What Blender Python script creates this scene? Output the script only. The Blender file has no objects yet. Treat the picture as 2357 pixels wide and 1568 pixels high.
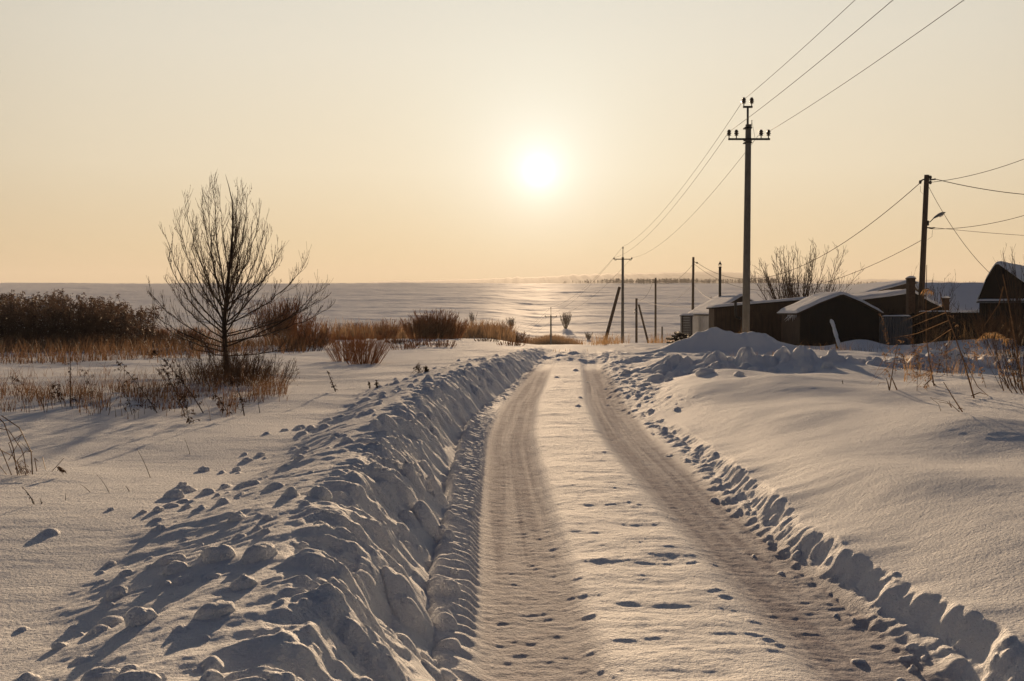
import bpy, math, random
import numpy as np
from mathutils import Vector, Matrix

R = math.radians
random.seed(11)
scene = bpy.context.scene
COL = scene.collection

# ------------------------------------------------------------------ camera
F, CU, CV, HOR = 2291.0, 1178.5, 784.0, 722.0        # focal length and centre in photo units
EYE = 1.6
PITCH = math.atan((CV - HOR) / F)
cam = bpy.data.cameras.new('camera')
cam.lens, cam.sensor_width = 35.0, 36.0
cam.clip_start, cam.clip_end = 0.1, 9000
camo = bpy.data.objects.new('camera', cam)
COL.objects.link(camo)
camo.location = (0, 0, EYE)
camo.rotation_euler = (R(90) - PITCH, 0, 0)
scene.camera = camo


def ray(u, v):
    x, y = (u - CU) / F, (CV - v) / F
    return np.array([x, math.cos(PITCH) + y * math.sin(PITCH), -math.sin(PITCH) + y * math.cos(PITCH)])


def P(u, v, Y):
    d = ray(u, v)
    d = d * (Y / d[1])
    return Vector((d[0], d[1], d[2] + EYE))


# ------------------------------------------------------------------ noise
rng = np.random.RandomState(5)
PERM = rng.permutation(512).astype(np.int32)
PERM = np.concatenate([PERM, PERM, PERM])
GA = rng.rand(512) * 2 * np.pi
GX, GY = np.cos(GA).astype(np.float32), np.sin(GA).astype(np.float32)


def perlin(x, y):
    x = np.asarray(x, np.float32)
    y = np.asarray(y, np.float32)
    xi, yi = np.floor(x), np.floor(y)
    xf, yf = x - xi, y - yi
    xi = xi.astype(np.int32) & 511
    yi = yi.astype(np.int32) & 511
    u = xf * xf * xf * (xf * (xf * 6 - 15) + 10)
    v = yf * yf * yf * (yf * (yf * 6 - 15) + 10)

    def g(ix, iy, fx, fy):
        h = PERM[PERM[ix & 511] + (iy & 511)]
        return GX[h] * fx + GY[h] * fy
    a = g(xi, yi, xf, yf)
    b = g(xi + 1, yi, xf - 1, yf)
    c = g(xi, yi + 1, xf, yf - 1)
    d = g(xi + 1, yi + 1, xf - 1, yf - 1)
    p = a + u * (b - a)
    q = c + u * (d - c)
    return 1.5 * (p + v * (q - p))


def fbm(x, y, n=4, gain=0.5):
    s, a = 0, 1.0
    for i in range(n):
        s = s + a * perlin(x + 17.3 * i, y - 9.1 * i)
        x, y, a = x * 2.03, y * 2.03, a * gain
    return s


def sm(a, b, x):
    t = np.clip((x - a) / (b - a), 0, 1)
    return t * t * (3 - 2 * t)


def table(pts):
    ys = np.linspace(-5, 60, 1301)
    v = np.interp(ys, [p[0] for p in pts], [p[1] for p in pts])
    k = np.hanning(61)
    k /= k.sum()
    v = np.convolve(np.pad(v, 30, mode='edge'), k, 'valid')
    return lambda y: np.interp(y, ys, v)


# ------------------------------------------------------------------ terrain
ROADC = table([(0, .92), (4.3, .9), (7.7, .8), (13, .74), (18, .92), (23, 1.25), (30, 1.68), (37, 2.2), (60, 4)])
FOOT = table([(0, 0.0), (2, -.08), (3.4, -.18), (4.3, -.28), (5.2, -.45), (7, -.44), (10, -.58), (15, -.58), (20, -.15),
              (26, .33), (33, .95), (37, 1.3), (60, 3)])
EDGE = table([(0, 2.4), (3, 2.25), (4.4, 2.06), (5.4, 1.98), (6.4, 1.9), (9.9, 2.05), (13.5, 2.1), (17.3, 1.95), (21, 2.1), (26, 2.45),
              (30, 2.8), (37, 3.5), (60, 6)])
CREST = table([(0, .53), (4, .53), (10, .58), (16, .58), (22, .52), (28, .45), (33, .40), (36, .3), (60, .2)])
WALL = table([(0, .09), (4, .11), (5, .15), (7, .16), (10, .11), (13.5, .06), (17, .04), (24, .06), (60, .06)])


def valley(X, Y):
    a = X / np.maximum(Y, 1)
    zv = -3.0 - 3.0 * sm(-.03, .03, a) + 2.0 * sm(.16, .3, a)
    drop = zv * sm(34, 215, Y)
    t = np.clip((Y - 290) / 910, 0, 1.6)
    rise = (37.5 - zv) * (0.55 * t + .45 * t * t * (3 - 2 * np.minimum(t, 1)))
    rise = np.where(t > 1, (37.5 - zv) * (1 - .10 * (t - 1)), rise)
    return drop + np.where(Y > 290, rise, 0)


def H(X, Y, full=False):
    X = np.asarray(X, np.float64)
    Y = np.asarray(Y, np.float64)
    foot, edge, rc = FOOT(Y), EDGE(Y), ROADC(Y)
    t = foot - X                      # > 0 on the left side
    t2 = X - edge                     # > 0 on the right side
    near = 1 - sm(40, 70, Y)
    # undisturbed snow
    dune = .06 * perlin(X * .4 + 3, Y * .42) + .032 * perlin(X * .5, Y * 1.1 + 7) * sm(8, 14, Y) + .007 * perlin(X * 1.0 + 9, Y * 2.4)
    dune = dune + .09 * perlin(X * .16 + 5.5, Y * .22 + 1) * sm(8, 14, Y)
    dune = dune + .0026 * fbm(X * 3, Y * 9, 2)
    left = .36 - .36 * sm(16, 46, Y) + dune
    # right shoulder: cut edge, then a long smooth rise
    rdune = .115 * perlin(X * .5 + 21, Y * .38 + 4.3) + .03 * perlin(X * .8 + 2.2, Y * .8 + 3) + .006 * perlin(X * 1.6, Y * 2.2)
    for (x0, y0, sx, sy, h) in ((4.4, 9.4, 1.5, .7, .035), (2.75, 10.6, .5, 1.1, .07), (3.3, 7.2, .7, .6, .06), (2.6, 5.6, .5, .7, .05), (6.5, 12.5, 1.4, .6, .07), (5.6, 16, 1.6, .7, .10), (8.5, 15, 1.5, .7, .10)):
        rdune = rdune + .6 * h * np.exp(-((X - x0) / sx) ** 2 - ((Y - y0) / sy) ** 2)
    lvl = .34 + .22 * sm(4.2, 9.6, Y) - .06 * sm(9.8, 12.5, Y) - .42 * sm(15, 42, Y)
    tw = t2 + .06 * perlin(Y * 1.7, X * 1.1 + 2.2) + .018 * perlin(Y * 5.5, X * 5) + .02 * perlin(Y * 12, X * 11)
    scal = 1 + .12 * perlin(Y * 5 + 2, X * 1.5) * np.exp(-np.abs(t2) / .25)
    wall = WALL(Y) * sm(-.05, .15, tw) * scal * (1 + (.6 * sm(-.4, .4, perlin(Y * .8 + 3, X * 0)) - .3) * np.exp(-np.abs(t2) / .3))
    right = wall + (lvl - WALL(Y)) * sm(-.25, 2.4, t2) * sm(0, .2, t2) + rdune * sm(.1, 1.0, t2) + .0022 * fbm(X * 4, Y * 6, 2)
    right = right + .05 * np.exp(-((t2 - .9) / .6) ** 2) * sm(2, 5, Y) * (1 - sm(16, 22, Y))
    # rubble along the right edge further on
    rub = np.abs(fbm(X * 2.6, Y * 1.7 + 4, 3)) * .07 * sm(13, 19, Y) * near * (np.exp(-((t2 - .35) / .5) ** 2))
    right = right + rub
    # shovelled lumpy ridge in front of the village
    for (x0, y0, x1, y1, w, h) in ((3.6, 23.5, 6.0, 21.2, .55, .30), (6.2, 21.2, 9.5, 21.6, .5, .22), (9.4, 21.4, 13.0, 25, .6, .2),
                                   (3.4, 30, 6, 33, .7, .16)):
        dx, dy = x1 - x0, y1 - y0
        k = np.clip(((X - x0) * dx + (Y - y0) * dy) / (dx * dx + dy * dy), 0, 1)
        d2 = (X - x0 - k * dx) ** 2 + (Y - y0 - k * dy) ** 2
        lump = .62 + .55 * fbm(X * 1.6 + 4, Y * 1.3, 2) + .14 * fbm(X * 5, Y * 4, 2)
        right = right + h * np.exp(-d2 / (w * w)) * lump
    # snow heaps round the tall pole
    heap = 0
    for (x0, y0, sx, sy, h) in ((7.95, 38.2, 1.2, .9, .80), (9.5, 38.9, .9, .7, .62), (10.7, 38.6, 1.0, .8, .30), (5.9, 37.8, 1.0, .9, .18), (6.9, 38, .9, .8, .30)):
        heap = heap + h * np.exp(-((X - x0) / sx) ** 2 - ((Y - y0) / sy) ** 2)
    right = right + heap * (1 + .16 * fbm(X * 1.1, Y * .8, 3))
    for (x0, y0, sx, sy, h) in ((21.0, 43.5, 3.4, 1.6, .45), (15.8, 45.5, 1.2, .8, .35), (28, 42, 4, 1.5, .35)):
        right = right + h * np.exp(-((X - x0) / sx) ** 2 - ((Y - y0) / sy) ** 2)
    # ploughed ridge on the left
    cr = CREST(Y)
    wid = 1.72 + .1 * sm(8, 12, Y)
    rid = lambda n: 1 - np.sqrt((1.5 * n) ** 2 + .022)
    wx, wy = perlin(X * 1.3, Y * .9), perlin(X * 2.9 + 7, Y * 2.6)
    s = Y + .5 * (t - .7) + .30 * wx + .10 * wy
    tw = t + .10 * perlin(Y * .95 + 3, X * .7) + .06 * perlin(Y * 2.7, X * 1.5 + 8)
    up = np.clip(tw / .74, 0, 1)
    up = np.sin(up * np.pi / 2) ** 1.15
    dn = 1 - sm(.72, wid, tw)
    fl = left
    prof = np.where(tw < .74, cr * up, fl + (cr - fl) * dn)
    msk = sm(.02, .30, tw) * (1 - sm(wid - .55, wid + .15, tw))
    steep = sm(.05, .25, tw) * (1 - sm(.48, .82, tw))
    r1 = rid(perlin(s * 1.5 + 40, t * .5 + .4 * wx))
    r2 = rid(perlin(s * 3.3 + 11, t * .8 + 5 + .3 * wy))
    r3 = rid(perlin(s * 7.2, t * 1.9 + 9))
    r4 = rid(perlin(s * 14, t * 3.6 + 2))
    amp = .55 + .45 * sm(-.3, .3, perlin(X * .8 + 5, Y * .7))
    grooves = (.055 * (r1 - .6) + .062 * (r2 - .55) * amp + .052 * (r3 - .5) * amp + .018 * (r4 - .5)) * (.16 + 1.0 * steep)
    grooves = grooves + .011 * fbm(X * 11, Y * 10, 2) * (.25 + steep)
    lumps = .042 * fbm(X * 3.4 + 8, Y * 3.2, 4, .5) * (.22 + .78 * steep)
    cell = np.maximum(0, perlin(X * 3.4 + 31, Y * 2.7 + 3) - .05) ** .8 * .12 * steep * sm(-.1, .35, perlin(Y * .6 + 4, X * 0 + 1.1))
    left = np.where(t > -.12, prof + msk * (grooves + lumps) * (1 - .35 * sm(20, 34, Y)) + cell * (1 - .5 * sm(18, 30, Y)), left)
    left = np.where(t > 2.3, .36 - .36 * sm(16, 46, Y) + dune, left)
    # road
    e = X - rc
    rd = .0035 * fbm(X * 3, Y * 4, 3) + .0045 * perlin(X * 1.5, Y * 4.5) + .02 * perlin(X * .7, Y * .5)
    tr = np.zeros_like(X)
    for c, w in ((-.77, .30), (.76, .33)):
        q = (e - c) / w
        k = np.exp(-np.abs(q) ** 6)
        tr = np.maximum(tr, k)
    rough = .0035 * perlin(X * 7, Y * 20) + .0025 * perlin(X * 16, Y * 16)
    rib = perlin(X * 9, Y * 30) * .003
    rut = .010 * perlin(e * 5.5 + 4, Y * .12) + .006 * perlin(e * 13 + 9, Y * .2 + 3) + .004 * perlin(e * 26, Y * .5)
    rd = rd * (1 - .6 * tr) - .045 * tr + tr * (rough + rib * .6 + rut * .6)
    mid = np.exp(-(e / .5) ** 4)
    rd = rd + mid * .0024 * fbm(X * 8, Y * 14, 3) + mid * (.007 * np.abs(fbm(X * 2.4, Y * 6.5, 3)) + .012 * perlin(X * 1.5 + 4, Y * 2.7)) + .012 * mid
    # tractor tread between rut and ridge
    tl = (X - foot)
    strip = sm(-.15, .02, tl) * (1 - sm(-1.12, -1.02, e)) * sm(4.2, 5.6, Y) * (1 - sm(13, 18, Y))
    tread = np.sin((Y - 1.1 * tl * tl + .10 * perlin(X * 2, Y * 2)) * 2 * np.pi / .135)
    rd = rd + strip * (.019 * tread + .07 * (1 - np.clip(tl / .4, 0, 1)))
    rd = rd + .025 * np.exp(-((tl - .03) / .13) ** 2) * (1 + fbm(X * 5, Y * 5, 2))
    rd = rd + (1 - sm(.0, .3, -t2)) * .022 * (1 + 1.3 * fbm(X * 5, Y * 5, 3))
    # bank across the end of the cleared road
    yb = 33.3 + .25 * (X - 2.2) + .5 * perlin(X * .5, Y * 0 + 4)
    rd = rd + .14 * sm(yb - 1.6, yb, Y) * (1 + .5 * fbm(X * 1.6, Y * .8, 3)) * (1 - sm(36, 44, Y))
    z = rd
    z = np.where(t > 0, np.maximum(left, rd - .6 * sm(.0, .5, t) - 9 * (t > .5)), z)
    z = np.where(t2 > -.18, np.maximum(right - .06 * sm(.02, .17, -t2), rd - .6 * sm(.0, .45, t2) - 9 * (t2 > .45)), z)
    # beyond the near ground
    fade = 1 - sm(36, 52, Y) * (X < 6) * (X > -4)
    z = z * (1 - sm(60, 110, Y)) * fade
    far = sm(60, 200, Y)
    big = far * (1.1 * perlin(X * .012, Y * .010) + .45 * perlin(X * .016 + 4, Y * .05) + .26 * perlin(X * .04, Y * .16) + .09 * perlin(X * .13, Y * .5))
    big = big + sm(250, 420, Y) * (.42 * perlin(X * .004 + 3, Y * .022) + .24 * perlin(X * .014, Y * .05 + 8) + .17 * perlin(X * .025, Y * .14 + .4 * perlin(X * .01, Y * .03)) + .24 * perlin(X * .05, Y * .30) + .10 * perlin(X * .16, Y * .8))
    sas = sm(22, 60, Y) * (.05 * perlin(X * .35, Y * 1.1) + .03 * perlin(X * .8, Y * 2.4))
    z = z + big + sas + valley(X, Y)
    if full:
        return z, tr * (1 - sm(27, 31, Y)) * (.80 + .20 * sm(-.25, .25, perlin(e * 7 + 2, Y * .12) + .6 * perlin(e * 17, Y * .3))), t, t2
    return z


def gz(x, y):
    return float(H(np.array([x]), np.array([y]))[0])


def G(u, v, ymax=300):
    """ground point seen at photo position u, v"""
    d = ray(u, v)
    ys = np.geomspace(2.5, ymax, 4000)
    xs, zs = d[0] / d[1] * ys, EYE + d[2] / d[1] * ys
    below = np.nonzero(zs < H(xs, ys))[0]
    i = below[0] if len(below) else len(ys) - 1
    return Vector((xs[i], ys[i], gz(xs[i], ys[i])))


def on(u, Y):
    """ground point in direction u at distance Y"""
    x = (u - CU) / F * Y
    return Vector((x, Y, gz(x, Y)))


# ------------------------------------------------------------------ materials
def new_mat(name):
    m = bpy.data.materials.new(name)
    m.use_nodes = True
    nt = m.node_tree
    b = nt.nodes['Principled BSDF']
    return m, nt, b


def N(nt, typ, **kw):
    n = nt.nodes.new(typ)
    for k, v in kw.items():
        if k in n.inputs.keys():
            n.inputs[k].default_value = v
        else:
            setattr(n, k, v)
    return n


def mixc(nt, fac, a, b):
    n = nt.nodes.new('ShaderNodeMix')
    n.data_type = 'RGBA'
    for i, x in ((0, fac), (6, a), (7, b)):
        if hasattr(x, 'is_linked'):
            nt.links.new(x, n.inputs[i])
        else:
            n.inputs[i].default_value = x
    return n.outputs[2]


def surf(name, c1, c2, scale=8, rough=.8, bump=.3, stretch=(1, 1, 1), detail=6, spec=.3, dist=.01):
    m, nt, b = new_mat(name)
    tc = N(nt, 'ShaderNodeTexCoord')
    mp = N(nt, 'ShaderNodeMapping')
    mp.inputs['Scale'].default_value = stretch
    nt.links.new(tc.outputs['Object'], mp.inputs[0])
    no = N(nt, 'ShaderNodeTexNoise', Scale=scale, Detail=detail, Roughness=.62)
    nt.links.new(mp.outputs[0], no.inputs[0])
    rp = N(nt, 'ShaderNodeValToRGB')
    rp.color_ramp.elements[0].position, rp.color_ramp.elements[1].position = .33, .68
    rp.color_ramp.elements[0].color, rp.color_ramp.elements[1].color = (*c1, 1), (*c2, 1)
    nt.links.new(no.outputs[0], rp.inputs[0])
    nt.links.new(rp.outputs[0], b.inputs['Base Color'])
    b.inputs['Roughness'].default_value = rough
    b.inputs['Specular IOR Level'].default_value = spec
    bp = N(nt, 'ShaderNodeBump', Strength=bump, Distance=dist)
    nt.links.new(no.outputs[0], bp.inputs['Height'])
    nt.links.new(bp.outputs[0], b.inputs['Normal'])
    return m


def plant(name, c1, c2, trans=.35, scale=30):
    """dry stems and leaves: diffuse with some light coming through"""
    m = surf(name, c1, c2, scale, .7, .1)
    nt = m.node_tree
    b = nt.nodes['Principled BSDF']
    out = nt.nodes['Material Output']
    tl = N(nt, 'ShaderNodeBsdfTranslucent')
    nt.links.new(b.inputs['Base Color'].links[0].from_socket, tl.inputs[0])
    mx = N(nt, 'ShaderNodeMixShader')
    mx.inputs[0].default_value = trans
    nt.links.new(b.outputs[0], mx.inputs[1])
    nt.links.new(tl.outputs[0], mx.inputs[2])
    nt.links.new(mx.outputs[0], out.inputs[0])
    return m


def snow_mat(name, ground=False):
    m, nt, b = new_mat(name)
    geo = N(nt, 'ShaderNodeNewGeometry')
    base = (.84, .85, .87, 1)
    n1 = N(nt, 'ShaderNodeTexNoise', Scale=48, Detail=4, Roughness=.7)
    n2 = N(nt, 'ShaderNodeTexNoise', Scale=16, Detail=5, Roughness=.65)
    vo = N(nt, 'ShaderNodeTexVoronoi', Scale=55)
    for n in (n1, n2, vo):
        nt.links.new(geo.outputs['Position'], n.inputs['Vector'])
    b1 = N(nt, 'ShaderNodeBump', Strength=.6, Distance=.03)
    nt.links.new(n2.outputs[0], b1.inputs['Height'])
    b2 = N(nt, 'ShaderNodeBump', Strength=1.0, Distance=.024)
    nt.links.new(n1.outputs[0], b2.inputs['Height'])
    nt.links.new(b1.outputs[0], b2.inputs['Normal'])
    b3 = N(nt, 'ShaderNodeBump', Strength=.45, Distance=.007)
    nt.links.new(vo.outputs['Distance'], b3.inputs['Height'])
    nt.links.new(b2.outputs[0], b3.inputs['Normal'])
    out = nt.nodes['Material Output']
    nt.nodes.remove(b)
    b = N(nt, 'ShaderNodeBsdfDiffuse', Roughness=.3)
    gl = N(nt, 'ShaderNodeBsdfGlossy', Roughness=.68)
    gl.inputs['Color'].default_value = (.9, .9, .9, 1)
    fr = N(nt, 'ShaderNodeLayerWeight', Blend=.10)
    mr = N(nt, 'ShaderNodeMath', operation='MULTIPLY')
    mr.inputs[1].default_value = .10
    nt.links.new(fr.outputs['Fresnel'], mr.inputs[0])
    ms = N(nt, 'ShaderNodeMixShader')
    nt.links.new(mr.outputs[0], ms.inputs[0])
    nt.links.new(b.outputs[0], ms.inputs[1])
    nt.links.new(gl.outputs[0], ms.inputs[2])
    nt.links.new(b3.outputs[0], gl.inputs['Normal'])
    nt.links.new(ms.outputs[0], out.inputs[0])
    nt.links.new(b3.outputs[0], b.inputs['Normal'])
    if ground:
        at = N(nt, 'ShaderNodeAttribute', attribute_name='track')
        dl = N(nt, 'ShaderNodeMath', operation='MULTIPLY_ADD')
        dl.inputs[1].default_value, dl.inputs[2].default_value = -.065, .10
        nt.links.new(at.outputs['Fac'], dl.inputs[0])
        nt.links.new(dl.outputs[0], mr.inputs[1])
        n3 = N(nt, 'ShaderNodeTexNoise', Scale=5, Detail=8, Roughness=.7)
        nt.links.new(geo.outputs['Position'], n3.inputs['Vector'])
        rp = N(nt, 'ShaderNodeMapRange')
        rp.inputs[1].default_value, rp.inputs[2].default_value = .35, .62
        rp.inputs[3].default_value, rp.inputs[4].default_value = .65, 1.0
        nt.links.new(n3.outputs[0], rp.inputs[0])
        mu = N(nt, 'ShaderNodeMath', operation='MULTIPLY')
        nt.links.new(at.outputs['Fac'], mu.inputs[0])
        nt.links.new(rp.outputs[0], mu.inputs[1])
        nt.links.new(mixc(nt, mu.outputs[0], base, (.34, .315, .355, 1)), b.inputs['Color'])
    else:
        b.inputs['Color'].default_value = base
    return m


M = {}
M['snow'] = snow_mat('fresh_snow', True)
M['roofsnow'] = snow_mat('roof_snow')
M['concrete'] = surf('weathered_concrete', (.085, .08, .075), (.15, .142, .13), 6, .9, .3, (1, 1, .3))
M['wood'] = surf('grey_brown_wood', (.045, .03, .022), (.10, .07, .05), 9, .85, .5, (6, 6, .5))
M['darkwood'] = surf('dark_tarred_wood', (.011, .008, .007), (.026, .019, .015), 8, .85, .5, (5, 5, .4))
M['rust'] = surf('rusty_brown_sheet', (.034, .02, .013), (.07, .043, .027), 3, .75, .25, (2, 2, .5))
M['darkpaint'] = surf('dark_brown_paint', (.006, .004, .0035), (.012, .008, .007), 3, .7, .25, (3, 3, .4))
M['lime'] = surf('whitewash', (.42, .40, .38), (.58, .56, .53), 3, .9, .3)
M['steel'] = surf('dark_steel', (.02, .019, .018), (.045, .04, .036), 12, .55, .2)
M['zinc'] = surf('dull_zinc_sheet', (.10, .105, .11), (.17, .175, .18), 4, .6, .2, (4, 4, .3))
M['porcelain'] = surf('brown_porcelain', (.03, .018, .012), (.05, .03, .02), 10, .3, .05)
M['cable'] = surf('wire_cable', (.05, .042, .035), (.09, .075, .06), 5, .85, .05)
M['lampgrey'] = surf('grey_lamp_shell', (.14, .15, .16), (.2, .21, .22), 8, .5, .05)
M['brick'] = surf('sooty_brick', (.05, .03, .022), (.09, .055, .04), 14, .9, .5)
M['bark'] = surf('dark_bark', (.022, .015, .011), (.05, .034, .025), 30, .9, .5)
M['twig'] = plant('brown_twigs', (.045, .026, .016), (.09, .05, .03), .15)
M['bush'] = plant('orange_brown_twigs', (.20, .10, .042), (.38, .20, .09), .5)
M['weed'] = plant('dry_weed', (.03, .017, .011), (.075, .04, .024), .2)
M['brush'] = plant('brown_brush', (.075, .042, .024), (.15, .085, .045), .35)
M['reed'] = plant('dry_reed', (.14, .085, .045), (.27, .17, .095), .4)
M['plume'] = plant('reed_plume', (.05, .032, .024), (.11, .07, .05), .3)
M['palegrass'] = plant('pale_dry_grass', (.20, .125, .06), (.36, .23, .12), .4)
M['hill'] = surf('wooded_hillside', (.05, .04, .035), (.28, .26, .25), .006, .95, 0, (1, 1, 5))
M['wood_far'] = surf('distant_wood', (.05, .035, .03), (.09, .065, .05), .05, .9, 0)

# ------------------------------------------------------------------ object helpers


def tag(o, label=None, cat=None, group=None, kind=None):
    for k, v in (('label', label), ('category', cat), ('group', group), ('kind', kind)):
        if v:
            o[k] = v
    return o


def empty(name, loc, rz=0):
    o = bpy.data.objects.new(name, None)
    COL.objects.link(o)
    o.location = loc
    o.rotation_euler = (0, 0, rz)
    o.empty_display_size = .1
    return o


class MB:
    def __init__(self):
        self.v, self.f, self.n = [], [], 0

    def add(self, vs, fs):
        b = len(self.v)
        self.v.extend([tuple(map(float, p)) for p in vs])
        self.f.extend([tuple(i + b for i in f) for f in fs])
        return self

    def box(self, c, s, rz=0, rx=0, ry=0):
        m = Matrix.Translation(c) @ Matrix.Rotation(rz, 4, 'Z') @ Matrix.Rotation(ry, 4, 'Y') @ Matrix.Rotation(rx, 4, 'X')
        vs = [m @ Vector((x * s[0] / 2, y * s[1] / 2, z * s[2] / 2)) for x in (-1, 1) for y in (-1, 1) for z in (-1, 1)]
        return self.add(vs, [(0, 1, 3, 2), (4, 6, 7, 5), (0, 4, 5, 1), (2, 3, 7, 6), (0, 2, 6, 4), (1, 5, 7, 3)])

    def tube(self, pts, rad, n=5, cap=True):
        pts = [Vector(p) for p in pts]
        k = len(pts)
        if not hasattr(rad, '__len__'):
            rad = [rad] * k
        d = (pts[-1] - pts[0])
        ref = Vector((0, 0, 1)) if abs(d.normalized().z) < .8 else Vector((1, 0, 0))
        vs = []
        for i, p in enumerate(pts):
            t = (pts[min(i + 1, k - 1)] - pts[max(i - 1, 0)])
            if t.length < 1e-9:
                t = d
            t.normalize()
            a = t.cross(ref)
            if a.length < 1e-6:
                a = t.cross(Vector((0, 1, 0)))
            a.normalize()
            b = t.cross(a)
            for j in range(n):
                w = 2 * math.pi * j / n
                vs.append(p + (a * math.cos(w) + b * math.sin(w)) * rad[i])
        fs = []
        for i in range(k - 1):
            for j in range(n):
                j2 = (j + 1) % n
                fs.append((i * n + j, i * n + j2, (i + 1) * n + j2, (i + 1) * n + j))
        if cap:
            fs.append(tuple(range(n - 1, -1, -1)))
            fs.append(tuple((k - 1) * n + j for j in range(n)))
        return self.add(vs, fs)

    def lathe(self, prof, loc=(0, 0, 0), n=14):
        vs, fs = [], []
        for r, z in prof:
            for j in range(n):
                w = 2 * math.pi * j / n
                vs.append((loc[0] + r * math.cos(w), loc[1] + r * math.sin(w), loc[2] + z))
        for i in range(len(prof) - 1):
            for j in range(n):
                j2 = (j + 1) % n
                fs.append((i * n + j, i * n + j2, (i + 1) * n + j2, (i + 1) * n + j))
        fs.append(tuple(range(n - 1, -1, -1)))
        fs.append(tuple((len(prof) - 1) * n + j for j in range(n)))
        return self.add(vs, fs)

    def prism(self, poly, y0, y1):
        """polygon in x, z swept along y"""
        n = len(poly)
        vs = [(x, y0, z) for x, z in poly] + [(x, y1, z) for x, z in poly]
        fs = [tuple(range(n)), tuple(range(2 * n - 1, n - 1, -1))]
        fs += [(i, i + n, (i + 1) % n + n, (i + 1) % n) for i in range(n)]
        return self.add(vs, fs)

    def leaf(self, p, d, L, w, curl=0.0):
        d = Vector(d).normalized()
        a = d.cross(Vector((random.uniform(-1, 1), random.uniform(-1, 1), random.uniform(-1, 1))))
        if a.length < 1e-4:
            a = Vector((1, 0, 0))
        a.normalize()
        p = Vector(p)
        q = p + d * L * .5 + Vector((0, 0, -curl * L * .3))
        e = p + d * L + Vector((0, 0, -curl * L))
        return self.add([p, q + a * w, e, q - a * w], [(0, 1, 2), (0, 2, 3)])

    def build(self, name, mat, parent=None, smooth=False, origin=None):
        vs = self.v
        if origin is not None:
            vs = [(x - origin[0], y - origin[1], z - origin[2]) for x, y, z in vs]
        me = bpy.data.meshes.new(name)
        me.from_pydata(vs, [], self.f)
        me.materials.append(mat)
        if smooth:
            me.polygons.foreach_set('use_smooth', [True] * len(me.polygons))
        me.update()
        o = bpy.data.objects.new(name, me)
        COL.objects.link(o)
        if parent is not None:
            o.parent = parent
        if origin is not None:
            o.location = origin
        return o


# ------------------------------------------------------------------ ground sheet
th_in = np.arange(-.56, .5601, .0009)
th_out = .56 + np.cumsum(np.geomspace(.0013, .04, 52))
TH = np.concatenate([-th_out[::-1], th_in, th_out])


def geo(a, b, k):
    return np.geomspace(a, b, int(math.log(b / a) / k))


RR = np.concatenate([geo(1.6, 45, .0032)[:-1], geo(45, 400, .0062)[:-1], geo(400, 2600, .0075)])
nr, ntn = len(RR), len(TH)
GXX = (RR[:, None] * np.sin(TH)[None, :])
GYY = (RR[:, None] * np.cos(TH)[None, :])
GZZ = np.zeros_like(GXX)
TRK = np.zeros_like(GXX)
TT = np.zeros_like(GXX)
T2 = np.zeros_like(GXX)
for i in range(0, nr, 200):
    GZZ[i:i + 200], TRK[i:i + 200], TT[i:i + 200], T2[i:i + 200] = H(GXX[i:i + 200], GYY[i:i + 200], True)


def window(x, y, rad):
    r, a = math.hypot(x, y), math.atan2(x, y)
    i0, i1 = np.searchsorted(RR, [r - rad, r + rad])
    j0, j1 = np.searchsorted(TH, [a - rad / r, a + rad / r])
    return slice(i0, i1), slice(j0, j1)


def bump(x, y, rx, ry, h, rot=0., p=.5, hard=True):
    """raise (or press) a rounded lump into the sheet"""
    w = window(x, y, max(rx, ry) * 1.3)
    X, Y = GXX[w] - x, GYY[w] - y
    if X.size == 0:
        return
    c, s = math.cos(rot), math.sin(rot)
    a, b = (X * c + Y * s) / rx, (-X * s + Y * c) / ry
    q = a * a + b * b
    q = q * (1 + .5 * perlin(GXX[w] * (.5 / max(rx, ry)) + x * 3, GYY[w] * (.5 / max(rx, ry))) + .3 * perlin(GXX[w] * (1.4 / max(rx, ry)) + y * 3, GYY[w] * (1.4 / max(rx, ry))))
    dz = h * np.clip(1 - q, 0, 1) ** p
    GZZ[w] += dz
    if h > 0:
        TRK[w] *= 1 - np.clip(dz / .008, 0, 1)


lr = random.Random(4)
# crumbs rolled down the field side of the ridge
for k in range(260):
    y = 2.9 + 25 * lr.random() ** 1.5
    t = lr.choice([1.25 + abs(lr.gauss(0, .3)), lr.uniform(.7, 1.7), lr.uniform(.7, 1.5)])
    s = lr.choice([.012, .016, .02, .025, .03, .042]) * (1 + .03 * y)
    bump(float(FOOT(y)) - t, y, s * lr.uniform(.9, 1.7), s * lr.uniform(.8, 1.2), s * lr.uniform(.5, .95), lr.uniform(0, 3), lr.uniform(.5, 1))
# bigger slabs stuck in the face of the ridge
for (u, v, r1, r2, h, ro) in ((985, 1215, .13, .17, .20, .3), (1010, 1150, .10, .08, .12, 0), (955, 1110, .13, .10, .14, .5), (985, 1085, .08, .1, .1, .2), (890, 975, .14, .1, .12, .4),
                              (1000, 975, .10, .12, .13, 0), (1060, 960, .12, .1, .12, 0), (1110, 920, .22, .25, .2, .3), (930, 1400, .13, .22, .16, .2), (1010, 1010, .08, .1, .1, 0),
                              (1130, 880, .2, .2, .15, 0), (1165, 850, .25, .3, .15, 0)):
    p = G(u, v)
    bump(p.x, p.y, r1 * .85, r2 * .85, h * .6, ro, .6)
# clods at the foot on the road side and on the face
for k in range(170):
    y = 3.6 + 26 * lr.random() ** 1.5
    t = lr.uniform(-.05, .55) if k % 3 else lr.gauss(0, .07)
    s = lr.choice([.016, .02, .025, .035, .05, .07])
    bump(float(FOOT(y)) - t, y, s * lr.uniform(.8, 1.5), s * lr.uniform(.7, 1.2), s * lr.uniform(.5, .9), lr.uniform(0, 3), lr.uniform(.5, .9))
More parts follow.
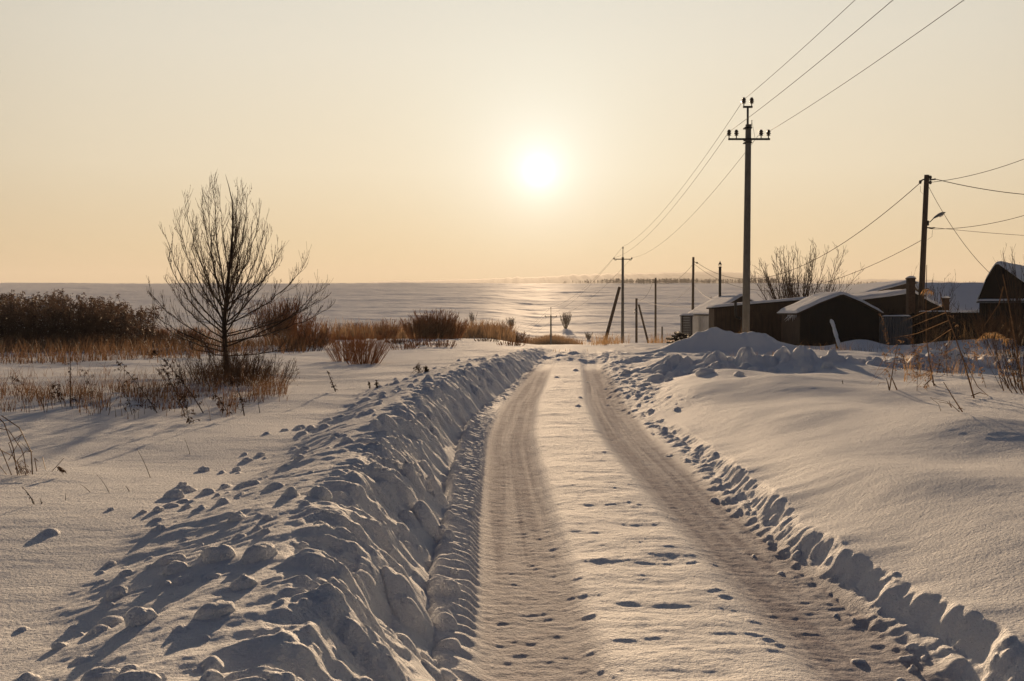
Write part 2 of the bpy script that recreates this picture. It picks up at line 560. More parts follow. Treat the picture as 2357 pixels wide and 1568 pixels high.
# crumbs along the right edge
for k in range(150):
    y = 3.6 + 27 * lr.random() ** 1.4
    t = lr.gauss(-.08, .10) if y < 14 else lr.gauss(.15, .35)
    s = lr.choice([.010, .014, .018, .024, .03]) * (1 if y < 13 else 1.7)
    bump(float(EDGE(y)) + t, y, s * lr.uniform(.8, 1.5), s * lr.uniform(.8, 1.4), s * lr.uniform(.5, 1.0), lr.uniform(0, 3))
# the scalloped cut of the right shoulder
y = 3.4
while y < 12:
    s = lr.uniform(.035, .07)
    bump(float(EDGE(y)) + .03 + lr.uniform(-.03, .05), y, s * 1.3, s * .8, lr.uniform(.003, .014), lr.uniform(-.3, .3), .8)
    y += s * lr.uniform(1.2, 2.4)
# lumps on the shovelled ridge
for k in range(110):
    f = lr.random()
    x, y = (3.4 + 9 * f + lr.gauss(0, .5), 22.4 - 1.2 * math.sin(f * 3.1) + lr.gauss(0, .6))
    s = lr.uniform(.05, .2)
    bump(x, y, s * 1.4, s, s * .75, lr.uniform(0, 3))
# footprints and small prints on the crown of the road
for k in range(14):
    y = 3.9 + 22 * lr.random() ** 1.3
    x = float(ROADC(y)) + lr.gauss(.08, .24)
    s = lr.uniform(.02, .05)
    bump(x, y, s * 1.7, s * .9, -lr.uniform(.001, .003), lr.uniform(-.5, .5), 1.5)
    bump(x + .02, y + s * 1.3, s * 1.8, s * .6, lr.uniform(.003, .008), lr.uniform(-.4, .4), 1)
for (u, v) in ((1405, 1162), (1440, 1157), (1470, 1163), (1335, 1142), (1590, 1298), (1640, 1362), (1668, 1377), (1768, 1478), (1790, 1488)):
    p = G(u, v)
    bump(p.x, p.y, .055, .028, -.005, lr.uniform(-.5, .4), 1)
    bump(p.x + .02, p.y + .05, .07, .02, .007, lr.uniform(-.4, .4), 1)
# loose scuffs at the inner rut edges
for k in range(80):
    y = 4 + 18 * lr.random() ** 1.3
    x = float(ROADC(y)) + lr.choice([-.46, .42]) + lr.gauss(0, .06)
    s = lr.uniform(.012, .03)
    bump(x, y, s * 1.6, s, lr.choice([1, 1, -.3]) * s * .18, lr.uniform(0, 3))


def gz(x, y):
    r, a = math.hypot(x, y), math.atan2(x, y)
    i = min(max(int(np.searchsorted(RR, r)) - 1, 0), nr - 2)
    j = min(max(int(np.searchsorted(TH, a)) - 1, 0), ntn - 2)
    f = min(max((r - RR[i]) / (RR[i + 1] - RR[i]), 0), 1)
    g = min(max((a - TH[j]) / (TH[j + 1] - TH[j]), 0), 1)
    return float((GZZ[i, j] * (1 - g) + GZZ[i, j + 1] * g) * (1 - f) + (GZZ[i + 1, j] * (1 - g) + GZZ[i + 1, j + 1] * g) * f)


def sheet(name, mask):
    """ground faces under a mask, as one mesh"""
    idx = np.arange(nr * ntn).reshape(nr, ntn)
    q = np.stack([idx[:-1, :-1], idx[:-1, 1:], idx[1:, 1:], idx[1:, :-1]], -1)[mask]
    q = q[:, ::-1]
    used, inv = np.unique(q, return_inverse=True)
    q = inv.reshape(-1, 4)
    co = np.stack([GXX.ravel()[used], GYY.ravel()[used], GZZ.ravel()[used]], -1).astype(np.float32)
    me = bpy.data.meshes.new(name)
    me.vertices.add(len(co))
    me.vertices.foreach_set('co', co.ravel())
    me.loops.add(q.size)
    me.loops.foreach_set('vertex_index', q.ravel().astype(np.int32))
    me.polygons.add(len(q))
    me.polygons.foreach_set('loop_start', np.arange(0, q.size, 4, dtype=np.int32))
    me.polygons.foreach_set('use_smooth', np.ones(len(q), bool))
    me.update()
    me.validate()
    at = me.attributes.new('track', 'FLOAT', 'POINT')
    at.data.foreach_set('value', TRK.ravel()[used].astype(np.float32))
    me.materials.append(M['snow'])
    o = bpy.data.objects.new(name, me)
    COL.objects.link(o)
    tag(o, kind='structure')
    return o


ctr = lambda A: A[:-1, :-1]
yy, t_, t2_ = ctr(GYY), ctr(TT), ctr(T2)
m_road = (yy < 33.5) & (t_ <= 0) & (t2_ <= 0)
m_bank = (yy < 34.5) & (t_ > 0) & (t_ < 1.85)
sheet('road', m_road)
sheet('snow_bank', m_bank)
sheet('snow_field', ~(m_road | m_bank))

# ------------------------------------------------------------------ far ridge and air
HY = 4500.0
rp = [(-900, 655), (300, 655), (820, 654), (870, 650), (905, 646.5), (950, 647), (1000, 645), (1100, 643), (1200, 640), (1300, 636), (1400, 632), (1500, 630), (1560, 627),
      (1640, 624), (1700, 628), (1760, 637), (1850, 645), (1930, 647), (2000, 645), (2100, 645), (2250, 652), (2500, 654), (3300, 655)]
us = np.linspace(-900, 3300, 1400)
vs_ = np.interp(us, [p[0] for p in rp], [p[1] for p in rp])
hx = (us - CU) / F * HY
hz = EYE + (HOR - vs_) / F * HY
wood_on = (us > 860) * (.25 + .75 * sm(-.2, .1, perlin(hx * .002, hx * 0 + 1.5)))
hz = hz + wood_on * (np.abs(perlin(hx * .02, hx * 0 + 3)) * 9 + np.abs(perlin(hx * .06, hx * 0 + 8)) * 5)
mb = MB()
vs, fs = [], []
prof = [(-1500, 0.0), (-900, .35), (-420, .72), (-110, .93), (0, 1.0), (300, .9), (600, 0)]
for x, z in zip(hx, hz):
    for dy, k in prof:
        vs.append((x, HY + dy, 24 + (z - 24) * k if k else 10))
np_ = len(prof)
for i in range(len(hx) - 1):
    for j in range(np_ - 1):
        fs.append((i * np_ + j, (i + 1) * np_ + j, (i + 1) * np_ + j + 1, i * np_ + j + 1))
mb.add(vs, fs)
tag(mb.build('hills', M['hill'], smooth=True), kind='structure')


def tree_mass(name, spots, mat, label, cat='trees'):
    """many small far-off crowns as one mass: trunk and ragged crown of leaf-size faces each"""
    mb = MB()
    for (x, y, z, h) in spots:
        mb.tube([(x, y, z - .5), (x, y, z + h * .5)], [h * .03, h * .012], 3)
        for k in range(26):
            a, r = random.uniform(0, 6.28), random.uniform(0, .32) * h
            zz = z + h * random.uniform(.15, 1)
            r *= 1.1 - .7 * (zz - z) / h
            p = Vector((x + r * math.cos(a), y + r * math.sin(a), zz))
            mb.leaf(p, (random.gauss(0, .6), random.gauss(0, .3), 1), h * random.uniform(.12, .3), h * random.uniform(.03, .07))
    o = mb.build(name, mat)
    tag(o, label, cat, kind='stuff')
    return o


rr = random.Random(8)
sp = []
for k in range(560):
    u = rr.triangular(1290, 1720, 1560) if k % 5 else rr.uniform(1700, 1790)
    y = rr.uniform(1120, 1180)
    p = on(u, y)
    sp.append((p.x, p.y, p.z, rr.uniform(3, 5.5) * (.5 + .5 * min(1, (u - 1270) / 130))))
tree_mass('shelter_belt', sp, M['wood_far'], 'low brown shelter belt of trees at the far edge of the snow field')
sp = []
for k in range(90):
    u = rr.choice([rr.gauss(1990, 16), rr.gauss(2020, 14), rr.uniform(2090, 2260), rr.gauss(2190, 8), rr.gauss(2236, 10)])
    p = on(u, rr.uniform(930, 990))
    z = EYE + (HOR - 659) / F * 960
    sp.append((p.x, p.y, p.z, max(3, z - p.z + rr.uniform(-1.5, 2.5))))
tree_mass('garden_trees', sp, M['wood_far'], 'row of hazy bare garden trees beyond the snowy village roofs')

# ------------------------------------------------------------------ buildings


def pillow(mb, x0, x1, y0, y1, zf, th, nx=18, ny=14, seed=0, sag=.0):
    """a snow slab over zf(x), with rounded rim"""
    vs, fs = [], []
    for i in range(nx + 1):
        for j in range(ny + 1):
            a, b = i / nx, j / ny
            x, y = x0 + (x1 - x0) * a, y0 + (y1 - y0) * b
            ex, ey = min(a, 1 - a) * abs(x1 - x0), min(b, 1 - b) * abs(y1 - y0)
            k = math.sqrt(min(1, ex / (th * 1.1))) * .55 + .45
            k2 = math.sqrt(min(1, ey / (th * 1.1))) * .55 + .45
            t = th * k * k2 * (1 + .22 * float(perlin([x * 1.3 + seed], [y * 1.1])[0]))
            bulge = .03 * math.sin(x * 3.1 + seed) + .02 * math.sin(x * 7.7 + seed * 2)
            yy = y + (bulge if j == 0 else 0)
            vs.append((x, yy, zf(x) + t))
    top = len(vs)
    for i in range(nx + 1):
        for j in range(ny + 1):
            x, y, _ = vs[i * (ny + 1) + j]
            vs.append((x, y, zf(x) + .004))
    q = ny + 1
    for i in range(nx):
        for j in range(ny):
            fs.append((i * q + j, (i + 1) * q + j, (i + 1) * q + j + 1, i * q + j + 1))
    for i in range(nx):
        for j in (0, ny):
            a, b = i * q + j, (i + 1) * q + j
            fs.append((a, a + top, b + top, b) if j == 0 else (a, b, b + top, a + top))
    for j in range(ny):
        for i in (0, nx):
            a, b = i * q + j, i * q + j + 1
            fs.append((a, b, b + top, a + top) if i == 0 else (a, a + top, b + top, b))
    return mb.add(vs, fs)


def gabled(name, loc, rz, prof, L, wallm, roofm, th=.16, over=.22, front=.15, base=-.8, seed=1):
    """prof: roof line left to right in local x, z (first and last are the eaves). Front wall faces local -y"""
    root = empty(name, loc, rz)
    mb = MB()
    mb.prism([(prof[0][0], base)] + [(x, z) for x, z in prof] + [(prof[-1][0], base)][:1], 0, L)
    wall = mb.build('wall', wallm, root)
    ext = list(prof)
    (xa, za), (xb, zb) = prof[0], prof[1]
    k = over / abs(xb - xa)
    ext[0] = (xa - over, za - (zb - za) * k)
    (xa, za), (xb, zb) = prof[-1], prof[-2]
    k = over / abs(xb - xa)
    ext[-1] = (xa + over, za - (zb - za) * k)
    mb = MB()
    mb.prism([(x, z + .004) for x, z in ext] + [(x, z + .07) for x, z in reversed(ext)], -front, L + front)
    roof = mb.build('roof', roofm, root)
    xs, zs = [p[0] for p in ext], [p[1] + .072 for p in ext]

    def zf(x):
        # soften the ridge line of the snow
        return sum(float(np.interp(x + d, xs, zs)) for d in (-.12, 0, .12)) / 3
    mb = MB()
    pillow(mb, xs[0] - .02, xs[-1] + .02, -front - .03, L + front + .03, lambda x: float(np.interp(x, xs, zs)) * .5 + zf(x) * .5, th, 26, 14, seed)
    mb.build('roof_snow', M['roofsnow'], root, smooth=True)
    return root


# dark gabled garage nearest the road
Y = 48.0
x0 = P(1842, 720, Y).x
zg = -.15
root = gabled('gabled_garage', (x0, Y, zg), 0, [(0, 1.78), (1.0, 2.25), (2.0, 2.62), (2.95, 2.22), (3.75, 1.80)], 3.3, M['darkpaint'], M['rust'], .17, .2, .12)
tag(root, 'dark brown gabled garage with thick rounded snow on its roof, nearest the road', 'garage')
mb = MB()
mb.box((-.012, 1.65, .5), (.02, 3.28, 2.45))
mb.build('side_cladding', M['rust'], root)
mb = MB()
for k in range(2):
    mb.box((1.0 + k * 1.13, -.02, .75), (1.1, .035, 1.9))
d = mb.build('door', M['darkpaint'], root)
for z in (.1, 1.4):
    MB().box((1.565, -.052, z), (2.1, .03, .07)).build('door_rail', M['darkpaint'], d)
for k in range(9):
    mb = MB()
    mb.tube([(-.22 + .01 * k, -.05 + .37 * k * random.uniform(.3, 1), 1.68), (-.22, .37 * k * .7, 1.68 - random.uniform(.12, .34))], [.02, .003], 5)
    mb.build('icicle', M['roofsnow'], root)

# long low garage behind the tall pole
Y = 54.0
x0 = P(1644, 720, Y).x
root = gabled('long_garage', (x0, Y, -.2), 0, [(0, 2.06), (2.6, 2.30), (5.3, 2.52)], 1.5, M['rust'], M['darkwood'], .13, .12, .12, seed=4)
tag(root, 'long low brown garage with a thin snow roof sloping behind the tall pole', 'garage')
mb = MB()
for k in range(2):
    mb.box((2.45 + k * 1.32, -.02, .85), (1.3, .03, 2.1))
d = mb.build('gate', M['rust'], root)
for k in range(2):
    for z in (.15, 1.0, 1.75):
        MB().box((2.45 + k * 1.32, -.045, z), (1.26, .025, .05)).build('gate_rail', M['rust'], d)
mb = MB()
for k in range(9):
    mb.box((.12 + k * .25, -.012, 1.0), (.018, .02, 2.05))
mb.build('cladding_batten', M['darkwood'], root)
mb = MB()
mb.tube([(1.45, .1, 1.55), (1.3, -.25, 1.55), (1.12, -.32, 1.62), (1.08, -.32, 1.85), (1.08, -.32, 2.45)], .075, 9)
mb.build('stove_pipe', M['steel'], root)

# small whitewashed house with the tall pipe
Y = 62.0
xl = P(1640, 720, Y).x
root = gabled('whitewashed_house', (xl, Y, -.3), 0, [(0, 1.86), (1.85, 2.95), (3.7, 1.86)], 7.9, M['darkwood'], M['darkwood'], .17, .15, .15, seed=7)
tag(root, 'small whitewashed house with steep snowy roof and a tall stove pipe', 'house')
mb = MB()
mb.box((-.015, 3.95, .5), (.03, 7.9, 2.6))
mb.build('side_wall', M['lime'], root)
mb = MB()
mb.box((.5, -.025, .65), (.8, .05, 1.9))
mb.build('door', M['rust'], root)
zp = 2.55
mb = MB()
mb.lathe([(.09, 0), (.09, 2.45), (.11, 2.46), (.11, 2.5), (.07, 2.52)], (1.62, 5.6, zp), 12)
ch = mb.build('stove_pipe', M['steel'], root)
mb = MB()
for k in range(4):
    a = k * math.pi / 2
    mb.tube([(1.62 + .07 * math.cos(a), 5.6 + .07 * math.sin(a), zp + 2.5), (1.62 + .11 * math.cos(a), 5.6 + .11 * math.sin(a), zp + 2.68)], .012, 4)
mb.lathe([(.13, 2.68), (.08, 2.74), (.02, 2.88), (.004, 2.93)], (1.62, 5.6, zp), 12)
mb.build('pipe_cap', M['steel'], ch)

# wide shed whose roof shows behind the gabled garage
Y = 58.0
x0 = P(1965, 720, Y).x
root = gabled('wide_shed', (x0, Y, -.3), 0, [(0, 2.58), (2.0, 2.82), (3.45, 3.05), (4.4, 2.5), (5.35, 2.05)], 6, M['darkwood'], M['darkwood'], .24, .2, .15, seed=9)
tag(root, 'wide dark shed with thick snow on its roof, seen over the gabled garage', 'shed')
mb = MB()
for k in range(20):
    mb.box((.13 + k * .27, -.014, 1.0), (.02, .024, 2.6))
mb.build('batten', M['darkwood'], root)

# house with the pale sunlit roof, further back
root = gabled('distant_house', (P(2004, 700, 82).x, 82, -.9), 0, [(0, 4.15), (3.4, 5.05), (6.8, 4.15)], 13, M['wood'], M['wood'], .2, .3, .2, seed=12)
tag(root, 'house with low sunlit pinkish snow roof beyond the sheds', 'house')
# big shaded snow roof
x0 = P(2112, 700, 72).x
root = gabled('barn', (x0, 72, -.5), R(-90), [(-5, 2.2), (0, 4.08), (5, 2.2)], 9, M['wood'], M['wood'], .2, .3, .3, seed=15)
tag(root, 'long barn with one wide bluish shaded snow roof behind the fence', 'barn')

# gabled house at the right edge
Y = 47.5
pk = P(2294, 596, Y)
root = gabled('village_house', (pk.x, Y, 0), R(-37), [(-.74, 2.3), (-.46, 3.15), (0, pk.z - .25), (.62, 3.45), (1.25, 2.95), (2.5, 2.15)], 8, M['darkwood'], M['darkwood'], .17, .05, .1, base=-.6, seed=21)
tag(root, 'dark wooden house with tall gable end and snowy roof', 'house')
mb = MB()
mb.box((.8, -.3, 2.17), (3.1, .6, .06), 0, R(8))
cn = mb.build('porch_roof', M['zinc'], root)
mb = MB()
pillow(mb, -.76, 2.34, -.62, -.02, lambda x: 2.2, .09, 22, 4, 3)
mb.build('porch_snow', M['roofsnow'], cn, smooth=True)
mb = MB()
for k in range(15):
    mb.box((-.68 + k * .215, -.015, .85), (.03, .025, 2.5))
mb.build('batten', M['wood'], root)
mb = MB()
mb.prism([(-.5, 2.42), (-.3, 3.1), (0, 3.75), (.42, 3.25), (.9, 2.9), (1.6, 2.42)], -.03, -.003)
mb.build('gable_board', M['darkpaint'], root)

# slatted hut and dark wood stack left of the whitewashed house
p = on(1580, 66)
root = empty('slatted_hut', (p.x, 66, p.z))
tag(root, 'small slatted hut with a snow lid, left of the whitewashed house', 'hut')
top = P(1580, 727, 66).z - p.z
mb = MB()
for k in range(11):
    mb.box((0, 0, .1 + (top - .15) * k / 10), (.62, .6, (top - .15) / 10.8))
mb.build('slat', M['zinc'], root)
mb = MB()
for sx in (-1, 1):
    for sy in (-1, 1):
        mb.box((sx * .31, sy * .3, top / 2 - .2), (.06, .06, top + .3))
mb.build('corner_post', M['darkwood'], root)
mb = MB()
mb.box((0, 0, top - .01), (.8, .78, .05))
mb.build('lid', M['darkwood'], root)
mb = MB()
pillow(mb, -.41, .41, -.4, .4, lambda x: top + .018, .12, 10, 10, 5)
mb.build('snow_cap', M['roofsnow'], root, smooth=True)

mb = MB()
p = on(1567, 60)
for k in range(60):
    a = random.uniform(-.62, .62)
    z = random.uniform(0, 1) * (.75 - .35 * abs(a))
    mb.tube([(p.x + a, 59.6 + random.uniform(-.2, .2), p.z + z), (p.x + a + random.uniform(-.15, .15), 60.6 + random.uniform(-.2, .2), p.z + z + random.uniform(-.1, .1))], random.uniform(.05, .1), 7)
tag(mb.build('log_pile', M['darkwood']), 'low dark pile of logs beside the snow heap, left of the houses', 'log pile')

# barrel with snow lid
p = on(2325, 49)
root = empty('barrel', (p.x, 49, 0))
tag(root, 'round barrel under a white snow dome in front of the gable house', 'barrel')
zt = P(2325, 722, 49).z
mb = MB()
mb.lathe([(.25, p.z - .2), (.27, p.z + .2), (.27, zt - .3), (.26, zt - .02)], (0, 0, 0), 18)
b = mb.build('drum', M['steel'], root, smooth=False)
for z in (.35, .65):
    mb = MB()
    mb.lathe([(.272, p.z + (zt - p.z) * z - .02), (.29, p.z + (zt - p.z) * z), (.272, p.z + (zt - p.z) * z + .02)], (0, 0, 0), 18)
    mb.build('hoop', M['steel'], b)
mb = MB()
mb.lathe([(.27, zt - .02), (.31, zt + .06), (.29, zt + .2), (.2, zt + .31), (.08, zt + .36), (.01, zt + .37)], (0, 0, 0), 18)
mb.build('snow_cap', M['roofsnow'], root, smooth=True)

# gate pillars
for (u0, vt, Y, w_, lab) in ((2095, 643, 51.5, .34, 'tall square brick pillar with snow cap beside the lamp pole'), (2176, 689, 51.0, .27, 'short dark square brick pillar right of the lamp pole')):
    p = on(u0, Y)
    root = empty('brick_pillar', (p.x, Y, p.z))
    tag(root, lab, 'pillar', 'brick pillars behind the fence')
    h = P(u0, vt, Y).z - p.z
    mb = MB()
    mb.box((0, 0, h / 2 - .3), (w_, w_, h + .6))
    mb.build('shaft', M['brick'], root)
    mb = MB()
    mb.box((0, 0, h + .03), (w_ + .07, w_ + .07, .06))
    mb.build('coping', M['brick'], root)
    mb = MB()
    pillow(mb, -w_ / 2 - .02, w_ / 2 + .02, -w_ / 2 - .02, w_ / 2 + .02, lambda x: h + .062, .11, 8, 8, 2)
    mb.build('snow_cap', M['roofsnow'], root, smooth=True)


def fence(name, ua, ub, vt, Ya, Yb, mat, wave, step, label, snowbits):
    a, b = P(ua, vt, Ya), P(ub, vt, Yb)
    L = math.hypot(b.x - a.x, b.y - a.y)
    g0 = min(gz(a.x, a.y), gz(b.x, b.y)) - .5
    root = empty(name, (a.x, a.y, 0), math.atan2(b.y - a.y, b.x - a.x))
    tag(root, label, 'fence')
    mb = MB()
    if wave:
        n = int(L / .02)
        vs, fs = [], []
        for i in range(n + 1):
            x = L * i / n
            y = .022 * math.sin(2 * math.pi * x / .15)
            for zz in (g0, a.z - .12):
                vs += [(x, y, zz), (x, y + .006, zz)]
        for i in range(n):
            q = i * 4
            fs += [(q, q + 4, q + 6, q + 2), (q + 1, q + 3, q + 7, q + 5), (q + 2, q + 6, q + 7, q + 3)]
        mb.add(vs, fs)
        mb.build('corrugated_sheet', mat, root)
    else:
        x = 0.
        while x < L:
            w = random.uniform(.10, .14)
            mb.box((x + w / 2, random.uniform(-.008, .008), (g0 + a.z) / 2 + random.uniform(-.03, .02)), (w - .012, .022, a.z - g0), 0, 0, random.uniform(-.008, .008))
            x += w + random.uniform(0, .01)
        mb.build('board_panel', mat, root)
    for dz in (.22, 1.1):
        MB().box((L / 2, .06, a.z - dz), (L, .05, .08)).build('rail', M['darkwood'], root)
    for k in range(int(L / step) + 1):
        mb = MB()
        mb.box((min(k * step, L), .13, (g0 + a.z) / 2), (.09, .09, a.z - g0 + .06))
        mb.build('post', M['darkwood'], root)
    for (s0, s1, dz) in snowbits:
        mb = MB()
        pillow(mb, L * s0, L * s1, -.05, .12, lambda x: a.z + dz, .07, 14, 4, s0 * 9)
        mb.build('snow_strip', M['roofsnow'], root, smooth=True)


fence('metal_fence', 2024, 2100, 724, 50, 50, M['zinc'], True, 1.6, 'grey corrugated metal fence between the garage and the lamp pole', ((.1, .95, -.1),))
fence('board_fence', 2100, 2420, 721, 50.2, 48.0, M['darkwood'], False, 2.2, 'dark vertical board fence running from the lamp pole past the gable house', ((.05, .28, .06), (.32, .52, .06)))

# leaning post plastered with snow
b = G(1931, 803)
tp = P(1911, 738, b.y)
root = empty('leaning_post', b)
tag(root, 'leaning post plastered white with snow in front of the dark garage', 'post')
q = tp - b
mb = MB()
mb.tube([(0, .03, -.3), (q.x * .5, .02, q.z * .5), (q.x, 0, q.z)], [.055, .05, .045], 9)
mb.build('shaft', M['darkwood'], root, smooth=True)
mb = MB()
pts, rd_ = [], []
for i in range(15):
    k = i / 14
    pts.append((q.x * (.10 + .92 * k) + (.05 - .22 * max(0, k - .85) if 1 else 0) - .0, -.03 + .015 * math.sin(i * 1.7), q.z * (.06 + .98 * k)))
    rd_.append(.082 + .007 * math.sin(i * 1.1) + .004 * math.sin(i * 2.4) - (.05 if i == 14 else 0) - (.03 if i == 0 else 0))
mb.tube(pts, rd_, 10)
mb.build('snow_crust', M['roofsnow'], root, smooth=True)
# thin stake by the logs
b = on(1524, 96)
mb = MB()
mb.tube([b - Vector((0, 0, .5)), P(1524, 752, 96)], [.09, .07], 7)
tag(mb.build('stake', M['darkwood']), 'short thin dark stake left of the log pile', 'stake')

# ------------------------------------------------------------------ poles
INS = [(.022, -.10), (.022, 0), (.075, .0), (.085, .02), (.045, .05), (.045, .065), (.092, .07), (.10, .09), (.05, .125), (.05, .135), (.085, .14), (.088, .16), (.055, .19), (.06, .21), (.045, .235)]


def insulator(parent, x, y, z, s=1.0):
    mb = MB()
    mb.lathe([(r * s, h * s) for r, h in INS], (x, y, z), 12)
    o = mb.build('insulator', M['porcelain'], parent)
    mb = MB()
    mb.tube([(x, y, z - .16 * s), (x, y, z + .02)], .013 * s, 6)
    mb.build('pin', M['steel'], o)
    return o


# the tall concrete pole
Y = 41.0
base = Vector((P(1716, 780, Y).x, Y, 0))
base.z = gz(base.x, Y) - .02
ZT = P(1720, 287, Y).z - base.z
root = empty('utility_pole', base)
tag(root, 'tall concrete utility pole with steel crossarm and six insulators rising from a snow heap', 'utility pole', 'power line poles')
lean = .06
vs, fs = [], []
for k in range(9):
    f = k / 8
    w1, w2 = .15 - .045 * f, .13 - .045 * f
    z = -1 + (ZT + 1) * f
    c = .03
    for (sx, sy) in ((-w1, -w2 + c), (-w1 + c, -w2), (w1 - c, -w2), (w1, -w2 + c), (w1, w2 - c), (w1 - c, w2), (-w1 + c, w2), (-w1, w2 - c)):
        vs.append((sx + lean * f, sy, z))
for k in range(8):
    for j in range(8):
        j2 = (j + 1) % 8
        fs.append((k * 8 + j, k * 8 + j2, k * 8 + 8 + j2, k * 8 + 8 + j))
fs.append(tuple(range(64, 72)))
MB().add(vs, fs).build('pole', M['concrete'], root)
za = P(1716, 322, Y).z - base.z
mb = MB()
mb.box((lean, -.14, za), (1.70, .07, .075))
mb.box((lean, .12, za), (.34, .05, .08))
mb.tube([(lean - .13, -.12, za), (lean - .13, .12, za)], .012, 5)
mb.tube([(lean + .13, -.12, za), (lean + .13, .12, za)], .012, 5)
arm = mb.build('crossarm', M['steel'], root)
zb = P(1716, 248, Y).z - base.z
xb = lean - .06
mb = MB()
mb.box((xb, -.13, (za + .3 + zb) / 2 + .05), (.075, .06, zb - za - .4))
mb.box((xb, -.13, zb), (.38, .07, .075))
mb.build('top_bracket', M['steel'], root)
for dz in (.15, .75):
    MB().box((xb + .03, 0, ZT - dz), (.30, .32, .05)).build('pole_band', M['steel'], root)
mb = MB()
mb.tube([(lean + .11, -.05, ZT - .1), (lean + .13, -.05, ZT + .12), (lean + .13, -.05, ZT + .16)], [.012, .012, .03], 6)
mb.tube([(lean + .13, -.05, ZT + .1), (lean + .2, -.1, ZT - .3), (lean + .24, -.14, za + .03)], .007, 5)
mb.build('earth_wire', M['steel'], root)
INSP = {}
for k, dx in enumerate((-.82, -.52, .49, .79)):
    insulator(root, lean + dx, -.14, za + .145)
    INSP[k] = base + Vector((lean + dx, -.14, za + .30))
for k, dx in enumerate((-.16, .16)):
    insulator(root, xb + dx, -.13, zb + .145)
    INSP[4 + k] = base + Vector((xb + dx, -.13, zb + .30))


def far_pole(u, Y, v_arm, v_tip, half, label, brace=None):
    b = on(u, Y)
    root = empty('utility_pole', b)
    tag(root, label, 'utility pole', 'power line poles')
    za, zt = P(u, v_arm, Y).z - b.z, P(u, v_tip, Y).z - b.z
    mb = MB()
    mb.tube([(0, 0, -1), (0, 0, za + .2)], [.16, .115], 8)
    mb.build('pole', M['concrete'], root)
    mb = MB()
    mb.box((0, -.13, za), (half * 2, .08, .08))
    mb.build('crossarm', M['steel'], root)
    mb = MB()
    mb.tube([(0, -.1, za - .3), (0, -.1, zt - .1)], .04, 6)
    mb.build('top_bracket', M['steel'], root)
    pts = []
    for s in (-1, 0, 1):
        mb = MB()
        if s:
            mb.tube([(s * (half - .16), -.13, za), (s * (half - .1), -.13, za - .13), (s * half, -.13, za - .12), (s * (half + .08), -.13, za - .02), (s * (half + .08), -.13, za + .1)], .022, 6)
            mb.lathe([(.05, 0), (.085, .03), (.05, .08), (.08, .1), (.05, .17), (.03, .2)], (s * (half + .08), -.13, za - .02), 10)
            pts.append(b + Vector((s * (half + .08), -.13, za + .14)))
        else:
            mb.lathe([(.05, 0), (.085, .03), (.05, .08), (.08, .1), (.05, .17), (.03, .2)], (0, -.1, zt - .2), 10)
            pts.append(b + Vector((0, -.1, zt)))
        mb.build('hook_insulator', M['porcelain'], root)
    if brace:
        (bu, bv, du, dv) = brace
        t, e = P(bu, bv, Y - .3) - b, on(du, Y - 1.0) - b
        e.z -= .4
        mb = MB()
        mb.tube([e, t], [.17, .14], 8)
        mb.build('brace', M['wood'], root)
    return pts


PA = far_pole(1433, 97, 597, 568, .78, 'slim far utility pole propped by a slanting brace, beside the road end', (1426, 661, 1387, 811))
PB = far_pole(1268, 155, 729, 707, .8, 'small utility pole with crossarm rising out of the dry reeds at the road end')
PC = far_pole(1177, 215, 776, 760, .75, 'tiny utility pole almost hidden by brown bushes down in the valley')


def post(u, Y, vt, r0, r1, label, utop=None, mat='wood', group='village line poles'):
    b = on(u, Y)
    root = empty('wooden_pole', b)
    tag(root, label, 'pole', group)
    t = P(utop or u, vt, Y) - b
    mb = MB()
    mb.tube([(-t.x * .08, 0, -.8), t * .5, t], [r0, (r0 + r1) / 2, r1], 9)
    mb.build('shaft', M[mat], root)
    return root, b, b + t


r1_, B1, T1 = post(1594, 104, 592, .15, .12, 'thin pole standing behind the whitewashed house, holding the sagging cable', 1596)
mb = MB()
mb.tube([(.05, -.05, T1.z - B1.z - .45), (.4, -.2, T1.z - B1.z - .62)], .035, 6)
mb.lathe([(.06, -.08), (.09, 0), (.06, .1)], (.4, -.2, T1.z - B1.z - .62), 8)
mb.build('cable_clamp', M['steel'], r1_)
r2_, B2, T2_ = post(1509, 128, 640, .15, .12, 'bare straight pole between the braced low pole and the houses')
mb = MB()
mb.tube([(-.1, -.1, T2_.z - B2.z - .5), (-.4, -.1, T2_.z - B2.z - .6)], .035, 6)
mb.lathe([(.05, 0), (.085, .03), (.05, .1)], (-.4, -.1, T2_.z - B2.z - .66), 8)
mb.build('cable_clamp', M['steel'], r2_)
r3_, B3, T3 = post(1465, 118, 687, .15, .13, 'low pole with a short leaning brace on its right')
t, e = P(1470, 701, 118) - B3, on(1497, 117.4) - B3
mb = MB()
mb.tube([e - Vector((0, 0, .4)), t], [.13, .11], 8)
mb.build('brace', M['wood'], r3_)
for zz in (-1.4, -1.75):
    mb = MB()
    mb.lathe([(.10, 0), (.17, .04), (.17, .1), (.1, .14)], (-.16, -.2, T3.z - B3.z + zz), 9)
    mb.build('spool', M['zinc'], r3_)

# lamp pole
Y = 52.0
rl_, BL, TL = post(2116, Y, 403, .165, .125, 'leaning pole with a street lamp and many cables beside the brick pillars', 2133, group='village line poles')
ax = (TL - BL) / (TL.z - BL.z)


def onlamp(v, dx=0, dy=0):
    z = P(2130, v, Y).z
    return ax * (z - BL.z) + Vector((dx, dy, 0))


